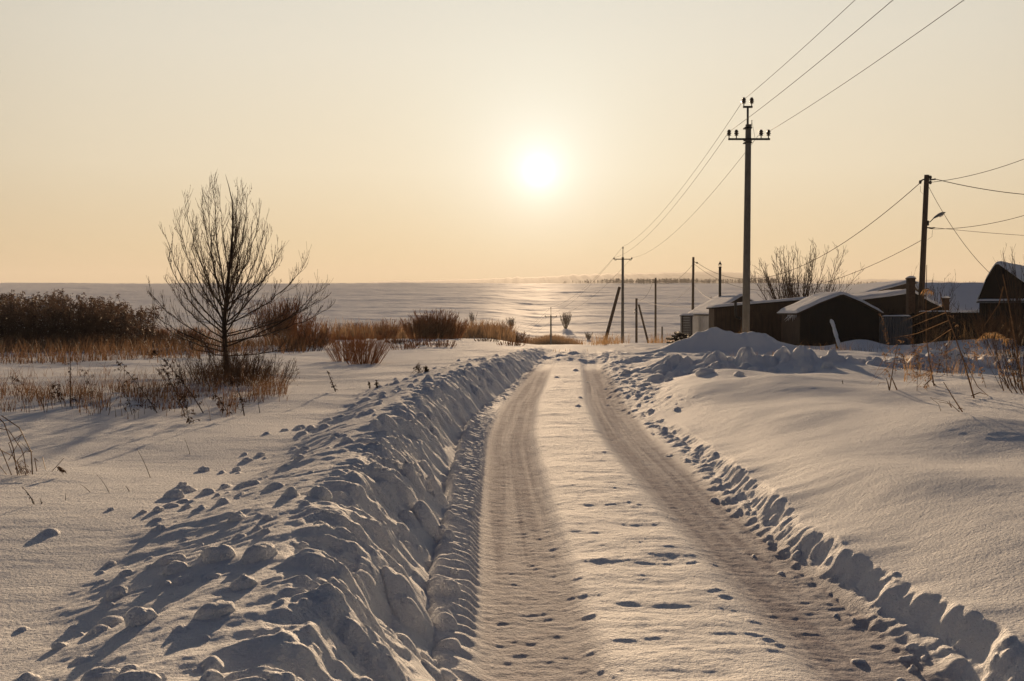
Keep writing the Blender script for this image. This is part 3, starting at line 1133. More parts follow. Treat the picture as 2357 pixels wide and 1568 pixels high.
a0 = onlamp(512, .14)
mb = MB()
c0, c1, c2 = a0, a0 + Vector((.12, -.05, .02)), a0 + Vector((.26, -.1, .18))
mb.tube([c0, c1, c2], .025, 7)
mb.box(onlamp(514, .12), (.14, .2, .25))
lamp_arm = mb.build('lamp_arm', M['steel'], rl_)
mb = MB()
hd = Vector((.66, -.25, .36)).normalized()
pr = [(0, .03), (.08, .07), (.2, .10), (.36, .125), (.5, .115), (.6, .07), (.66, .015)]
vs, fs = [], []
sd_ = hd.cross(Vector((0, 0, 1))).normalized()
upv = sd_.cross(hd)
for s, r in pr:
    for j in range(12):
        w_ = 2 * math.pi * j / 12
        cc, ss = math.cos(w_), math.sin(w_)
        vs.append(c2 + hd * s + sd_ * r * cc * 1.0 + upv * r * (ss if ss > 0 else ss * .35))
for i in range(len(pr) - 1):
    for j in range(12):
        j2 = (j + 1) % 12
        fs.append((i * 12 + j, i * 12 + j2, i * 12 + 12 + j2, i * 12 + 12 + j))
fs += [tuple(range(12)), tuple(range((len(pr) - 1) * 12, len(pr) * 12))]
mb.add(vs, fs)
lh = mb.build('lamp_head', M['lampgrey'], rl_, smooth=True)
mb = MB()
mb.tube([c2 + hd * .3 - upv * .03, c2 + hd * .52 - upv * .03], [.07, .05], 8)
mb.build('lamp_glass', M['lime'], lh)
mb = MB()
q = onlamp(415)
mb.tube([q + Vector((-.1, -.05, .05)), q + Vector((-.25, -.05, 0)), q + Vector((-.36, -.08, -.12))], .04, 6)
mb.lathe([(.05, -.08), (.08, 0), (.05, .1)], q + Vector((-.36, -.08, -.12)), 8)
mb.build('cable_clamp', M['steel'], rl_)
mb = MB()
mb.tube([q + Vector((.1, -.1, .0)), q + Vector((.42, -.1, .04))], [.03, .05], 6)
mb.lathe([(.05, -.08), (.08, 0), (.05, .1)], q + Vector((.16, -.1, .12)), 8)
mb.lathe([(.05, -.08), (.08, 0), (.05, .1)], q + Vector((.16, -.1, -.14)), 8)
mb.build('cable_clamp', M['steel'], rl_)
mb = MB()
q = onlamp(526)
mb.tube([q + Vector((.1, -.1, .04)), q + Vector((.3, -.1, .0)), q + Vector((.5, -.1, .03))], [.03, .05, .03], 6)
mb.build('cable_clamp', M['steel'], rl_)
mb = MB()
q = onlamp(420)
mb.tube([q + Vector((-.36, -.1, -.2)), q + Vector((-.34, -.1, -.5)), q + Vector((-.2, -.1, -.62)), q + Vector((-.1, -.1, -.5))], .008, 4)
mb.build('loose_wire', M['cable'], rl_)
mb = MB()
q = onlamp(530)
mb.tube([q + Vector((.38, -.1, 0)), q + Vector((.36, -.1, -.35)), q + Vector((.12, -.1, -.5))], .008, 4)
mb.build('loose_wire', M['cable'], rl_)

# ------------------------------------------------------------------ wires


def wire(a, b, sag, r, label, name='power_line', cat='wire', group=None, n=28):
    a, b = Vector(a), Vector(b)
    mb = MB()
    pts = []
    for i in range(n + 1):
        k = i / n
        p = a.lerp(b, k)
        p.z -= sag * 4 * k * (1 - k)
        pts.append(p)
    mb.tube(pts, r, 5)
    o = mb.build(name, M['cable'], smooth=True, origin=tuple(a))
    tag(o, label, cat, group)
    return o


GO = 'overhead wires from the tall pole toward the viewer'
wire(INSP[4], (8.1, -15, 11.0), .75, .0085, 'uppermost wire running from the top bracket out of the top of the picture', group=GO)
wire(INSP[0], (7.6, -15, 9.6), .75, .0085, 'wire from the left crossarm end that passes just above the tall pole top', group=GO)
wire(INSP[3], (9.1, -15, 9.6), .75, .0085, 'wire from the right crossarm end running up to the top right', group=GO)
GA_ = 'wires between the tall pole and the braced far pole'
wire(INSP[4], PA[1], .9, .009, 'topmost of three wires sagging from the tall pole to the braced pole', group=GA_)
wire(INSP[0], PA[0], 1.0, .009, 'middle wire sagging from the left crossarm end to the braced pole', group=GA_)
wire(INSP[2], PA[2], 1.1, .009, 'lowest wire, passing behind the tall pole down to the braced pole', group=GA_)
GB = 'faint wires beyond the braced pole'
for k, s in enumerate(('left', 'top', 'right')):
    wire(PA[k], PB[k], 1.1, .009, 'faint wire leaving the %s insulator of the braced pole for the reeds' % s, group=GB)
    wire(PB[k], PC[k], 1.1, .009, 'faint wire leaving the %s insulator of the small pole in the valley' % s, group=GB)
GV = 'cables of the village line'
tl = BL + onlamp(418) + Vector((-.38, -.08, -.1))
t1 = T1 + Vector((.4, -.2, -.62))
wire(tl, t1, 3.1, .02, 'thick cable sagging deeply from the lamp pole to the pole behind the whitewashed house', 'cable', group=GV, n=40)
wire(BL + onlamp(553) + Vector((-.13, -.05, 0)), T1 + Vector((.1, -.1, -.75)), 2.7, .015, 'thinner cable dropping from halfway up the lamp pole behind the bare bush', 'cable', group=GV, n=40)
wire(T1 + Vector((-.1, -.1, -.8)), T2_ + Vector((.1, -.1, -.5)), .9, .018, 'cable sagging between the two bare poles left of the houses', 'cable', group=GV)
wire(T2_ + Vector((-.4, -.1, -.6)), T3 + Vector((.1, -.1, -.1)), .8, .014, 'steep slack cable down to the low braced pole', 'cable', group=GV)
wire(T3 + Vector((.1, -.1, -.15)), Vector((P(1600, 706, 68).x, 68, P(1600, 707, 68).z)), .25, .014, 'low nearly level cable from the braced low pole to the whitewashed house', 'cable', group=GV)
wire(T2_ + Vector((.1, -.1, -5.1 + 1.2)), T1 + Vector((-.1, -.1, -2.9)), .5, .012, 'thin lower cable rising between the two bare poles', 'cable', group=GV)
wire(T1 + Vector((.1, -.1, -2.95)), Vector((P(1668, 689, 66).x, 66, P(1668, 690, 66).z)), .5, .012, 'thin cable from the rear pole to the roof with the stove pipe', 'cable', group=GV)
q = BL + onlamp(415)
wire(q + Vector((.42, -.1, .04)), (38, 54, 8.9), .95, .02, 'dark thick cable leaving the lamp pole top almost level to the right', 'cable', group=GV)
wire(q + Vector((-.05, -.16, -.15)), (24.9, 35, 10.9), .95, .014, 'sunlit cable curving up from the lamp pole top to the right edge', 'cable', group=GV)
q = BL + onlamp(526)
wire(q + Vector((.5, -.1, .03)), (38, 53, 5.65), .3, .011, 'thin level cable under the street lamp', 'cable', group=GV)
wire(q + Vector((.3, -.12, -.04)), (24.9, 35, 8.4), 1.0, .013, 'cable curving up to the right from below the street lamp', 'cable', group=GV)
hp = P(2277, 628, 47)
wire(BL + onlamp(432) + Vector((.1, -.1, 0)), hp, .35, .012, 'thin drop cable slanting from the lamp pole down to the dark gable', 'cable', group=GV)

# ------------------------------------------------------------------ snow clods lying loose
cr_ = random.Random(31)
CLODS = []
for k in range(7):
    bm_v, bm_f = [], []
    nu, nv = 18, 11
    for i in range(nv + 1):
        ph = math.pi * i / nv
        for j in range(nu):
            a = 2 * math.pi * j / nu
            d = Vector((math.sin(ph) * math.cos(a), math.sin(ph) * math.sin(a), math.cos(ph)))
            r = 1 + .26 * float(perlin([d.x * 1.3 + k * 5], [d.y * 1.3 + d.z * .9])[0]) + .08 * float(perlin([d.x * 3.1 + k], [d.y * 3 + d.z * 2.4])[0])
            bm_v.append(d * r)
    for i in range(nv):
        for j in range(nu):
            bm_f.append((i * nu + j, i * nu + (j + 1) % nu, (i + 1) * nu + (j + 1) % nu, (i + 1) * nu + j))
    me = bpy.data.meshes.new('snow_clod')
    me.from_pydata(bm_v, [], bm_f)
    me.polygons.foreach_set('use_smooth', [True] * len(bm_f))
    me.materials.append(M['roofsnow'])
    CLODS.append(me)
traced = [(400, 1127, 22), (436, 1118, 15), (420, 1110, 13), (470, 1073, 14), (430, 1160, 11), (365, 1165, 13), (330, 1172, 9), (255, 1168, 8), (520, 1112, 14), (545, 1180, 21),
          (505, 1255, 34), (595, 1252, 38), (408, 1292, 28), (270, 1355, 24), (140, 1477, 16), (498, 1378, 42), (480, 1262, 18), (345, 1300, 8), (615, 1185, 11), (655, 985, 9),
          (600, 1040, 10), (570, 1052, 11), (545, 1075, 11), (735, 1120, 26), (690, 1245, 18), (560, 1325, 26), (330, 1400, 34), (235, 1536, 40), (310, 1548, 60), (645, 1550, 34), (825, 1558, 40), (1045, 1308, 11), (990, 1290, 13),
          (1085, 1170, 10), (690, 1045, 12), (775, 995, 12), (1590, 848, 14), (1625, 845, 19), (1700, 855, 12), (1540, 868, 10), (1490, 880, 8), (1440, 850, 11), (1470, 905, 7), (1500, 940, 8), (1780, 843, 15), (1860, 842, 16), (1905, 838, 12)]
clod_group = 'loose snow clods along the snow bank'
for (u, v, s) in traced:
    p = G(u, v + s * .8)
    s = s * p.y / F
    o = bpy.data.objects.new('snow_clod', cr_.choice(CLODS))
    COL.objects.link(o)
    o.location = (p.x, p.y, p.z - s * .12)
    o.scale = (s * cr_.uniform(1.0, 1.35), s * cr_.uniform(.9, 1.2), s * cr_.uniform(.75, .95))
    o.rotation_euler = (cr_.uniform(-.2, .2), cr_.uniform(-.2, .2), cr_.uniform(0, 6.28))
    if u < 1200:
        tag(o, 'rounded lump of snow lying on the left snow bank or the field beside it', 'snow clod', clod_group)
    else:
        tag(o, 'bluish lump of snow on the shovelled ridge right of the road', 'snow clod', 'lumps on the shovelled ridge')

# ------------------------------------------------------------------ plants
rp_ = random.Random(17)


def curve(p, d, L, n, up=.0, wob=.1, grav=0.):
    """polyline that starts along d and bends upward by up (or down)"""
    pts = [Vector(p)]
    d = Vector(d).normalized()
    for i in range(n):
        d = (d + Vector((rp_.gauss(0, wob), rp_.gauss(0, wob), rp_.gauss(0, wob * .6) + up - grav * i / n)) * (1.0 / n) * 2).normalized()
        pts.append(pts[-1] + d * (L / n))
    return pts


def twigs(mb, pts, r, L, levels, dens, up, spread=.7, n=5, sides=3, start=.25, leafp=0., leafmb=None, minr=.0016, taper=.55):
    """side shoots along a polyline, recursively"""
    total = sum((pts[i + 1] - pts[i]).length for i in range(len(pts) - 1))
    cnt = max(1, int(total * dens))
    for k in range(cnt):
        f = start + (1 - start) * (k + rp_.random()) / cnt
        q = f * (len(pts) - 1)
        i = min(int(q), len(pts) - 2)
        p = pts[i].lerp(pts[i + 1], q - i)
        t = (pts[i + 1] - pts[i]).normalized()
        a = rp_.uniform(0, 2 * math.pi)
        s = t.orthogonal().normalized()
        s = Matrix.Rotation(a, 3, t) @ s
        d = t + s * spread * rp_.uniform(.6, 1.3)
        l = L * rp_.uniform(.45, 1.1) * (1 - .55 * f)
        c = curve(p, d, l, n, up)
        r0 = max(minr, r * (1 - .6 * f) * taper)
        mb.tube(c, [max(minr * .7, r0 * (1 - .75 * j / n)) for j in range(n + 1)], sides, False)
        if leafmb is not None and rp_.random() < leafp:
            w = rp_.randrange(1, n + 1)
            leafmb.leaf(c[w], (rp_.gauss(0, .5), rp_.gauss(0, .5), -1), rp_.uniform(.03, .06), rp_.uniform(.004, .009))
        if levels > 1:
            twigs(mb, c, r0, L * .5, levels - 1, dens * 1.35, up, spread, max(3, n - 1), 3, .2, leafp, leafmb, minr, taper)


def bez(a, b, c, n):
    return [a * (1 - t) ** 2 + b * 2 * t * (1 - t) + c * t * t for t in [i / n for i in range(n + 1)]]


# the bare young tree on the left
b = G(522, 868)
YT = b.y
root = empty('bare_tree', b)
tag(root, 'bare young tree with upswept thin branches standing alone in the snow field', 'tree')


def TP(u, v, dy=0.):
    return P(u, v, YT + dy) - b


trunk = [Vector((0, 0, -.3)), TP(521, 840), TP(518, 790), TP(516, 745), TP(520, 700), TP(526, 640), TP(531, 590), TP(536, 530), TP(536, 470), TP(527, 430), TP(519, 402)]
mb = MB()
mb.tube(trunk, [.058, .054, .049, .044, .038, .031, .025, .019, .012, .007, .003], 9)
mb.build('trunk', M['bark'], root, smooth=True)
limbs = [  # start on trunk, control, tip (photo units), depth offset of the tip
    ((517, 760), (470, 690), (380, 540), -.5), ((517, 740), (480, 640), (410, 500), .6), ((519, 720), (490, 620), (428, 470), -.3), ((520, 700), (500, 600), (465, 455), .5),
    ((522, 690), (500, 560), (490, 425), -.2), ((518, 770), (440, 690), (385, 590), .9), ((517, 745), (500, 650), (478, 440), .3),
    ((524, 680), (560, 590), (570, 445), .3), ((527, 640), (545, 540), (548, 430), -.2), ((523, 690), (580, 600), (600, 480), -.5), ((521, 720), (585, 640), (612, 510), .6),
    ((519, 745), (610, 640), (640, 570), -.6), ((518, 750), (640, 670), (708, 596), .4), ((517, 770), (590, 690), (615, 540), .2), ((522, 700), (560, 620), (585, 500), .7),
    ((516, 775), (620, 730), (735, 690), -.3), ((515, 790), (650, 760), (748, 712), .5), ((515, 800), (600, 780), (730, 668), -.8), ((517, 770), (590, 740), (690, 700), 1.0),
    ((515, 790), (430, 740), (345, 672), .4), ((515, 800), (440, 770), (352, 720), -.7), ((516, 810), (440, 790), (370, 745), .8), ((516, 780), (450, 720), (390, 650), -1.0),
    ((518, 820), (600, 810), (690, 800), -.5), ((518, 820), (460, 820), (420, 790), -.6), ((528, 630), (510, 540), (505, 440), .2), ((530, 600), (556, 520), (558, 450), .5),
    ((520, 710), (470, 660), (440, 560), -.9), ((521, 700), (570, 660), (640, 600), -1.1), ((519, 735), (530, 640), (545, 480), -.8), ((517, 760), (540, 660), (560, 520), -1.0), ((518, 750), (500, 680), (455, 520), 1.1)]
mb, lf = MB(), MB()
for (s0, c0, e0, dy) in limbs:
    c0 = (s0[0] + (e0[0] - s0[0]) * .74, s0[1] + (e0[1] - s0[1]) * .40)
    a, c, e = TP(*s0), TP(*c0, dy * .6), TP(*e0, dy)
    pts = bez(a, c, e, 12)
    pts = [p + Vector((rp_.gauss(0, .012), rp_.gauss(0, .012), rp_.gauss(0, .008))) * min(1, i / 3) for i, p in enumerate(pts)]
    L = (e - a).length
    r0 = .006 + .0042 * L
    one = MB()
    one.tube(pts, [r0 * (1 - .88 * i / 12) + .0015 for i in range(13)], 6)
    one.build('limb', M['bark'], root, smooth=True)
    twigs(mb, pts, r0, .26 * L + .12, 2, 10, .5, .62, 5, 3, .10, .25, lf, .0031)
twigs(mb, trunk[1:9], .02, .7, 2, 11, .35, .9, 5, 3, .05, .2, lf, .0031)
mb.build('twigs', M['twig'], root)
lf.build('dry_leaves', M['weed'], root)


def shrub(name, loc, h, spread, stems, mat, label, cat='bush', seed=0, r=.01, levels=2, dens=6, up=.35, group=None, lean=(0, 0), sides=4, minr=.0025, tw=.32, base=.12):
    rp_.seed(seed)
    mb = MB()
    loc = Vector(loc)
    for k in range(stems):
        a = rp_.uniform(0, 2 * math.pi)
        q = rp_.random() ** .6
        d = Vector((math.cos(a) * spread * q + lean[0], math.sin(a) * spread * q + lean[1], 1.0))
        L = h * rp_.uniform(.6, 1.08) * (1 - .12 * q) * d.length / max(1, d.length * .9)
        p = Vector((math.cos(a) * base * q, math.sin(a) * base * q, -.06))
        c = curve(p, d, L, 7, up * .5, .16)
        mb.tube(c, [max(minr, r * rp_.uniform(.7, 1.2) * (1 - .8 * j / 7)) for j in range(8)], sides, False)
        twigs(mb, c, r, h * tw, levels, dens / h, up, .65, 4, 3, .25, minr=minr)
    o = mb.build(name, mat)
    o.location = loc
    tag(o, label, cat, group)
    return o


for (u, v, h, sp_, n, lab, sd2) in ((500, 884, .7, .8, 46, 'dense brown brush round the left of the bare tree foot', 81), (560, 886, .65, .9, 50, 'dense brown brush round the right of the bare tree foot', 82),
                                  (620, 880, .5, .9, 40, 'low straggling brush right of the bare tree foot', 83), (440, 880, .5, .9, 35, 'low straggling brush left of the bare tree foot', 84),
                                  (530, 890, .85, .5, 40, 'tall brown brush directly in front of the bare tree trunk', 85)):
    shrub('dry_brush', G(u, v), h, sp_, n, M['brush'], lab, seed=sd2, r=.005, dens=8, up=.15, minr=.0026, tw=.35, base=.45, group='brush at the foot of the bare tree')
# bush behind the sheds and bare growth by the fence
shrub('bare_bush', on(1836, 64) + Vector((0, 0, .6)), 5.5, .72, 48, M['twig'], 'wide bare bush fanning out above the garage roofs behind the tall pole', seed=3, r=.035, dens=17, up=.22, minr=.011, tw=.24, base=.8)
shrub('bare_bush', on(2150, 60), 4.3, .45, 14, M['twig'], 'bare bush behind the wide shed, right beside the lamp pole', seed=4, r=.03, dens=9, up=.3, minr=.008, tw=.3)
shrub('bare_bush', on(2265, 53), 2.9, .9, 13, M['twig'], 'low bush with branches arching left over the snow in front of the barn roof', seed=5, r=.03, dens=7, up=.15, minr=.007, lean=(-1.0, -.1), tw=.3)
shrub('bare_tree', on(2352, 42), 4.2, .33, 22, M['twig'], 'bare thin tree in front of the gable house at the right edge', 'tree', seed=6, r=.03, dens=9, up=.5, minr=.006, tw=.25)
shrub('evergreen_sprig', P(1656, 697, 70) - Vector((0, 0, .8)), 1.3, .4, 12, M['twig'], 'small bushy sprig showing behind the roof beside the stove pipe', seed=7, r=.02, dens=14, minr=.01, tw=.3)

# bushes on the left and down in the valley
shrub('dry_bush', G(838, 838), 1.1, .8, 150, M['bush'], 'orange-brown dry bush with stiff fanned stems, right of the bare tree', seed=11, r=.006, dens=7, up=.2, minr=.0022, tw=.25, base=.4)
shrub('dry_bush', G(795, 832), .9, .75, 100, M['bush'], 'smaller orange-brown bush on the left flank of the fanned dry bush', seed=12, r=.006, dens=7, up=.2, minr=.0022, tw=.25, base=.35)
for (u, v, y, h, sp_, n, lab, sd2) in (
        (1000, 800, 78, 2.35, .75, 190, 'tall orange-brown willow bush, the highest of the thicket in the middle', 21),
        (965, 800, 76, 1.8, .7, 120, 'brown willow bush joined to the left side of the highest one', 22),
        (1040, 800, 80, 1.75, .7, 120, 'brown willow bush joined to the right side of the highest one', 23),
        (890, 790, 95, 1.9, .7, 60, 'dark brown bush in the reeds between the fanned dry bush and the willows', 24),
        (845, 780, 120, 2.2, .5, 50, 'small upright brown bush poking from the left part of the reeds', 25),
        (635, 790, 56, 2.7, .55, 120, 'dark brown bush directly behind the bare tree on its right', 26),
        (690, 785, 60, 1.7, .6, 100, 'low brown bush between the bare tree and the fanned dry bush', 27),
        (1145, 800, 120, 2.3, .9, 130, 'low wide brown bush beside the tiny valley pole', 28),
        (1190, 798, 128, 2.0, .9, 120, 'low wide brown bush just left of the small pole at the road end', 29),
        (1105, 800, 110, 1.7, .9, 60, 'small brown bush above the far end of the snow bank', 30)):
    p = on(u, y)
    base_v = P(u, v, y).z
    shrub('willow_bush', (p.x, p.y, max(p.z, base_v - .4)), h, sp_, n, M['bush'], lab, seed=sd2, r=.014, dens=9, up=.3, minr=.006 + y * .00006, tw=.3, base=.7, group='brown bushes of the valley thicket')
brk = random.Random(77)
for k in range(44):
    far = k < 33
    u = brk.uniform(745, 1175) if far else brk.choice([brk.uniform(590, 760), brk.uniform(345, 470)])
    y = (brk.uniform(88, 165) if k < 19 else brk.uniform(40, 70)) if far else brk.uniform(42, 62)
    p = on(u, y)
    zt = P(u, (brk.uniform(742, 772) if k < 19 else brk.uniform(772, 796)) if far else brk.uniform(735, 775), y).z
    h = min(max(.9 if k < 19 or not far else .35, zt - p.z), 3.4 if far else 1.7)
    shrub('brush_bush', p, h, brk.uniform(.5, 1.0), 46, M[brk.choice(['bush', 'brush', 'bush'])],
          'brown bush, one of many in the low thicket band left of the road end' if far else 'brown brush clump among the dry grass behind the bare tree',
          seed=200 + k, r=.012, dens=9, up=.25, minr=.005 + y * .00005, tw=.34, base=.7, group='bushes of the low thicket band' if far else 'brush clumps behind the bare tree')
for (u, v, y, h, n, lab, sd2) in ((1088, 748, 250, 3.4, 22, 'lone thin small tree on the snow field above the reeds', 41), (1177, 757, 262, 3.0, 60, 'round small bush alone on the far snow field', 42),
                             (1302, 757, 258, 4.4, 70, 'large round bush on the far snow beside the small pole', 43), (1355, 782, 240, 1.9, 40, 'little bush at the right end of the far reeds', 44)):
    d = ray(u, v)
    p = G(u, v, 420)
    k = p.y / y
    shrub('round_bush', p, h * k, .55 if 'thin' not in lab else .3, n, M['twig'], lab, seed=sd2, r=.03, dens=9, up=.3, minr=.022, tw=.3, base=.4, group='round bushes on the far snow')


def blades(name, spots, mat, label, cat, kind='stuff', w=.004, seg=3):
    """spots: (point, height, lean vector)"""
    mb = MB()
    for (p, h, ln) in spots:
        a = rp_.uniform(0, math.pi)
        s = Vector((math.cos(a), math.sin(a), 0)) * w
        p, ln = Vector(p), Vector(ln)
        L, Rr = [], []
        for i in range(seg + 1):
            f = i / seg
            q = p + Vector((0, 0, h * f * (1 - .15 * f))) + ln * h * f * f
            L.append(q - s * (1 - .8 * f))
            Rr.append(q + s * (1 - .8 * f))
        mb.add(L + Rr, [(i, i + 1, seg + 2 + i, seg + 1 + i) for i in range(seg)])
    o = mb.build(name, mat)
    tag(o, label, cat, kind=kind)
    return o


rp_.seed(99)


def rnd_lean(s=.35):
    return Vector((rp_.gauss(.05, s), rp_.gauss(0, s), 0))


# reed bed far left
mb, pm = MB(), MB()
for k in range(2600):
    u = rp_.uniform(-260, 352)
    y = rp_.uniform(42, 56)
    if u > 240 and rp_.random() < (u - 240) / 150:
        continue
    p = on(u, y)
    h = (2.3 - .55 * sm(120, 350, u)) * rp_.uniform(.62, 1.08) + .5 * float(perlin([u * .022], [y * .13])[0]) + .3 * float(perlin([u * .06], [3.3])[0])
    h = float(h)
    ln = Vector((rp_.gauss(.08, .10), rp_.gauss(0, .08), 0))
    c = [p, p + Vector((0, 0, h * .5)) + ln * h * .3, p + Vector((0, 0, h * .93)) + ln * h]
    mb.tube(c, [.012, .009, .004], 3, False)
    for j in range(rp_.randrange(4, 7)):
        f = rp_.uniform(.2, .85)
        mb.leaf(c[0].lerp(c[2], f), (rp_.gauss(0, 1), rp_.gauss(0, 1), rp_.uniform(-.2, .7)), rp_.uniform(.2, .45), .012, .3)
    t = c[2]
    for j in range(15):
        pm.leaf(t + Vector((rp_.gauss(0, .03), rp_.gauss(0, .03), rp_.uniform(-.06, .2))), (rp_.gauss(.35, .5), rp_.gauss(0, .5), rp_.uniform(-.7, .7)), rp_.uniform(.07, .17), rp_.uniform(.012, .03), .2)
root = mb.build('reed_bed', M['weed'])
tag(root, 'dense dark bed of plumed reeds along the left edge', 'reeds', kind='stuff')
pl = pm.build('plumes', M['plume'], root)
pl['kind'] = 'stuff'

# lower brown grass in front of and between
sp = []
for k in range(9000):
    u = rp_.uniform(-200, 700) if k % 4 else rp_.uniform(-200, 420)
    y = rp_.uniform(27, 52) if u < 460 else rp_.uniform(36, 56)
    p = on(u, y)
    if float(perlin([p.x * .35], [p.y * .30])[0]) < -.02 - .25 * (y > 38):
        continue
    sp.append((p, rp_.uniform(.3, .95) * (.55 + .45 * min(1, (y - 24) / 14)), rnd_lean(.3)))
blades('brown_grass', sp, M['brush'], 'brown dry grass and brush in front of the reed bed', 'grass', w=.010)
sp = []
for k in range(9000):
    u = rp_.uniform(735, 1185)
    y = rp_.uniform(95, 175)
    p = on(u, y)
    if float(perlin([p.x * .06 + 3], [p.y * .03])[0]) < -.10:
        continue
    sp.append((p, rp_.uniform(1.2, 2.6), rnd_lean(.15)))
for k in range(4600):
    u = rp_.gauss(1272, 36)
    if not 1205 < u < 1342:
        continue
    y = rp_.uniform(226, 252)
    p = on(u, y)
    sp.append((p, rp_.uniform(2.4, 3.9) * (1 - .4 * abs(u - 1270) / 70), rnd_lean(.12)))
for k in range(900):
    p = on(rp_.uniform(320, 640), rp_.uniform(210, 260))
    sp.append((p, rp_.uniform(.8, 1.8), rnd_lean(.12)))
blades('valley_reeds', sp, M['reed'], 'band of brown reeds across the valley below the snow field', 'reeds', w=.035)
sp = []
for k in range(520):
    u = rp_.uniform(1232, 1360)
    y = rp_.uniform(42, 60)
    p = on(u, y)
    zt = P(u, rp_.uniform(799, 813), y).z
    if zt - p.z > .15:
        sp.append((p, zt - p.z, rnd_lean(.12)))
for k in range(420):
    u = rp_.gauss(1396, 22)
    y = rp_.uniform(60, 92)
    p = on(u, y)
    sp.append((p, rp_.uniform(.4, 1.0), rnd_lean(.25)))
for k in range(300):
    u = rp_.uniform(1490, 1560)
    y = rp_.uniform(70, 100)
    p = on(u, y)
    sp.append((p, rp_.uniform(.4, 1.2), rnd_lean(.25)))
blades('crest_grass', sp, M['palegrass'], 'sunlit pale grass tops just behind the end of the road', 'grass', w=.014)

# fine grass among the weeds on the left
sp = []
for k in range(4200):
    u, v = rp_.uniform(-30, 660), rp_.choice([rp_.uniform(862, 955), rp_.gauss(912, 16)])
    if float(perlin([u * .012], [v * .03])[0]) < -.05 and rp_.random() < .85:
        continue
    if v < 850 or (u > 560 and v > 930):
        continue
    Yg = 1.24 * F / (v - HOR)
    p = on(u, Yg)
    sp.append((p, rp_.uniform(.08, .36), rnd_lean(.35)))
for k in range(900):
    u = rp_.gauss(545, 60)
    p = on(u, rp_.uniform(17.6, 20.5))
    sp.append((p, rp_.uniform(.12, .55) * math.exp(-((u - 545) / 110) ** 2), rnd_lean(.45)))
blades('dry_grass', sp, M['brush'], 'thin dry grass sticking out of the snow round the bare tree', 'grass', w=.0042)
sp = []
for k in range(900):
    u, v = rp_.uniform(2080, 2357), rp_.uniform(806, 868)
    Yg = 1.1 * F / (v - HOR)
    p = on(u, Yg)
    if float(perlin([u * .02 + 5], [v * .03])[0]) < -.1:
        continue
    sp.append((p, rp_.uniform(.12, .42), rnd_lean(.3)))
for k in range(260):
    u = rp_.choice([rp_.gauss(1940, 12), rp_.gauss(1715, 10), rp_.gauss(1880, 25), rp_.gauss(2000, 20)])
    p = on(u, rp_.uniform(38.2, 42.5))
    sp.append((p, rp_.uniform(.1, .5), rnd_lean(.3)))
for k in range(120):
    p = on(rp_.choice([rp_.gauss(1795, 14), rp_.gauss(1715, 14)]), rp_.uniform(31, 33))
    sp.append((p, rp_.uniform(.1, .3), rnd_lean(.4)))
for k in range(500):
    u = rp_.choice([rp_.gauss(2150, 16), rp_.gauss(2240, 25), rp_.gauss(2300, 30)])
    p = on(u, rp_.uniform(42, 47))
    sp.append((p, rp_.uniform(.3, 1.2), rnd_lean(.35)))
blades('pale_grass', sp, M['palegrass'], 'pale dry grass in the snow on the right, before the fence', 'grass', w=.004)


def weed(base_uv, top_uv, label, thick=.006, leafy=1.0, bend=.0, mat='weed', sides=3, seed=0, dy=0., branch=.12, clump=(0, 1), name='dry_weed', group='dry weed stems in the left field'):
    rp_.seed(seed + 500)
    b = G(*base_uv)
    t = P(*top_uv, b.y + dy)
    L = (t - b).length
    m = b.lerp(t, .5) + Vector((bend * L, 0, .06 * L))
    pts = bez(b - Vector((0, 0, .04)), m, t, 10)
    root = MB()
    root.tube(pts, [thick * (1 - .75 * i / 10) for i in range(11)], 5)
    mb, lf = MB(), MB()
    cnt = int(22 * leafy * max(.4, L))
    if cnt < 8:
        mb = root
    for k in range(cnt):
        f = rp_.uniform(.12, 1)
        q = f * 10
        i = min(int(q), 9)
        p = pts[i].lerp(pts[i + 1], q - i)
        d = Vector((rp_.gauss(0, 1), rp_.gauss(0, 1), rp_.gauss(.5, .7)))
        c = curve(p, d, branch * rp_.uniform(.4, 1.3) * (1.1 - .5 * f), 4, -.15, .3)
        mb.tube(c, [thick * .35] * 4 + [thick * .15], 3, False)
        if clump[0] <= f <= clump[1]:
            ls = min(1, .22 + branch * 7)
            for j in range(rp_.randrange(3, 8) if branch > .03 else 1):
                lf.leaf(c[rp_.randrange(1, 5)], (rp_.gauss(0, .7), rp_.gauss(0, .7), rp_.uniform(-1, .2)), rp_.uniform(.018, .045) * ls, rp_.uniform(.004, .011) * ls, .4)
    o = root.build(name, M[mat])
    tag(o, label, 'weed', group)
    if mb is not root and mb.v:
        mb.build('side_shoots', M[mat], o)
    if lf.v:
        lf.build('withered_leaves', M[mat], o)
    return o


weed((162, 936), (162, 798), 'straight thin dark stem, tallest of the left field, left of the leafy weeds', .008, .6, 0, seed=1, branch=.07)
weed((366, 951), (268, 832), 'weed leaning left with small leaves, leftmost of the leafy leaning ones', .007, 1.5, .03, seed=2)
weed((427, 953), (370, 838), 'leafy weed leaning left, between two others in front of the bare tree', .007, 1.8, .03, seed=3)
weed((472, 951), (352, 806), 'longest leafy weed leaning far to the left in front of the bare tree', .008, 1.6, .05, seed=4)
weed((438, 976), (424, 905), 'short broken leafy weed, lowest of the leaning group', .006, 3.0, -.03, seed=5)
weed((564, 957), (536, 858), 'weed with a thick dark clump of withered leaves, right of the leaning ones', .008, 2.4, .02, seed=6, clump=(.35, 1))
weed((528, 954), (490, 902), 'small arched weed left of the dark clumped weed', .006, 1.8, .08, seed=7)
weed((774, 902), (752, 852), 'small dark spike-like weed standing alone beyond the snow bank', .009, 3.0, .0, seed=8, branch=.05)
weed((306, 955), (274, 868), 'thin sparse weed left of the leafy leaning ones', .005, 1.0, .02, seed=9)
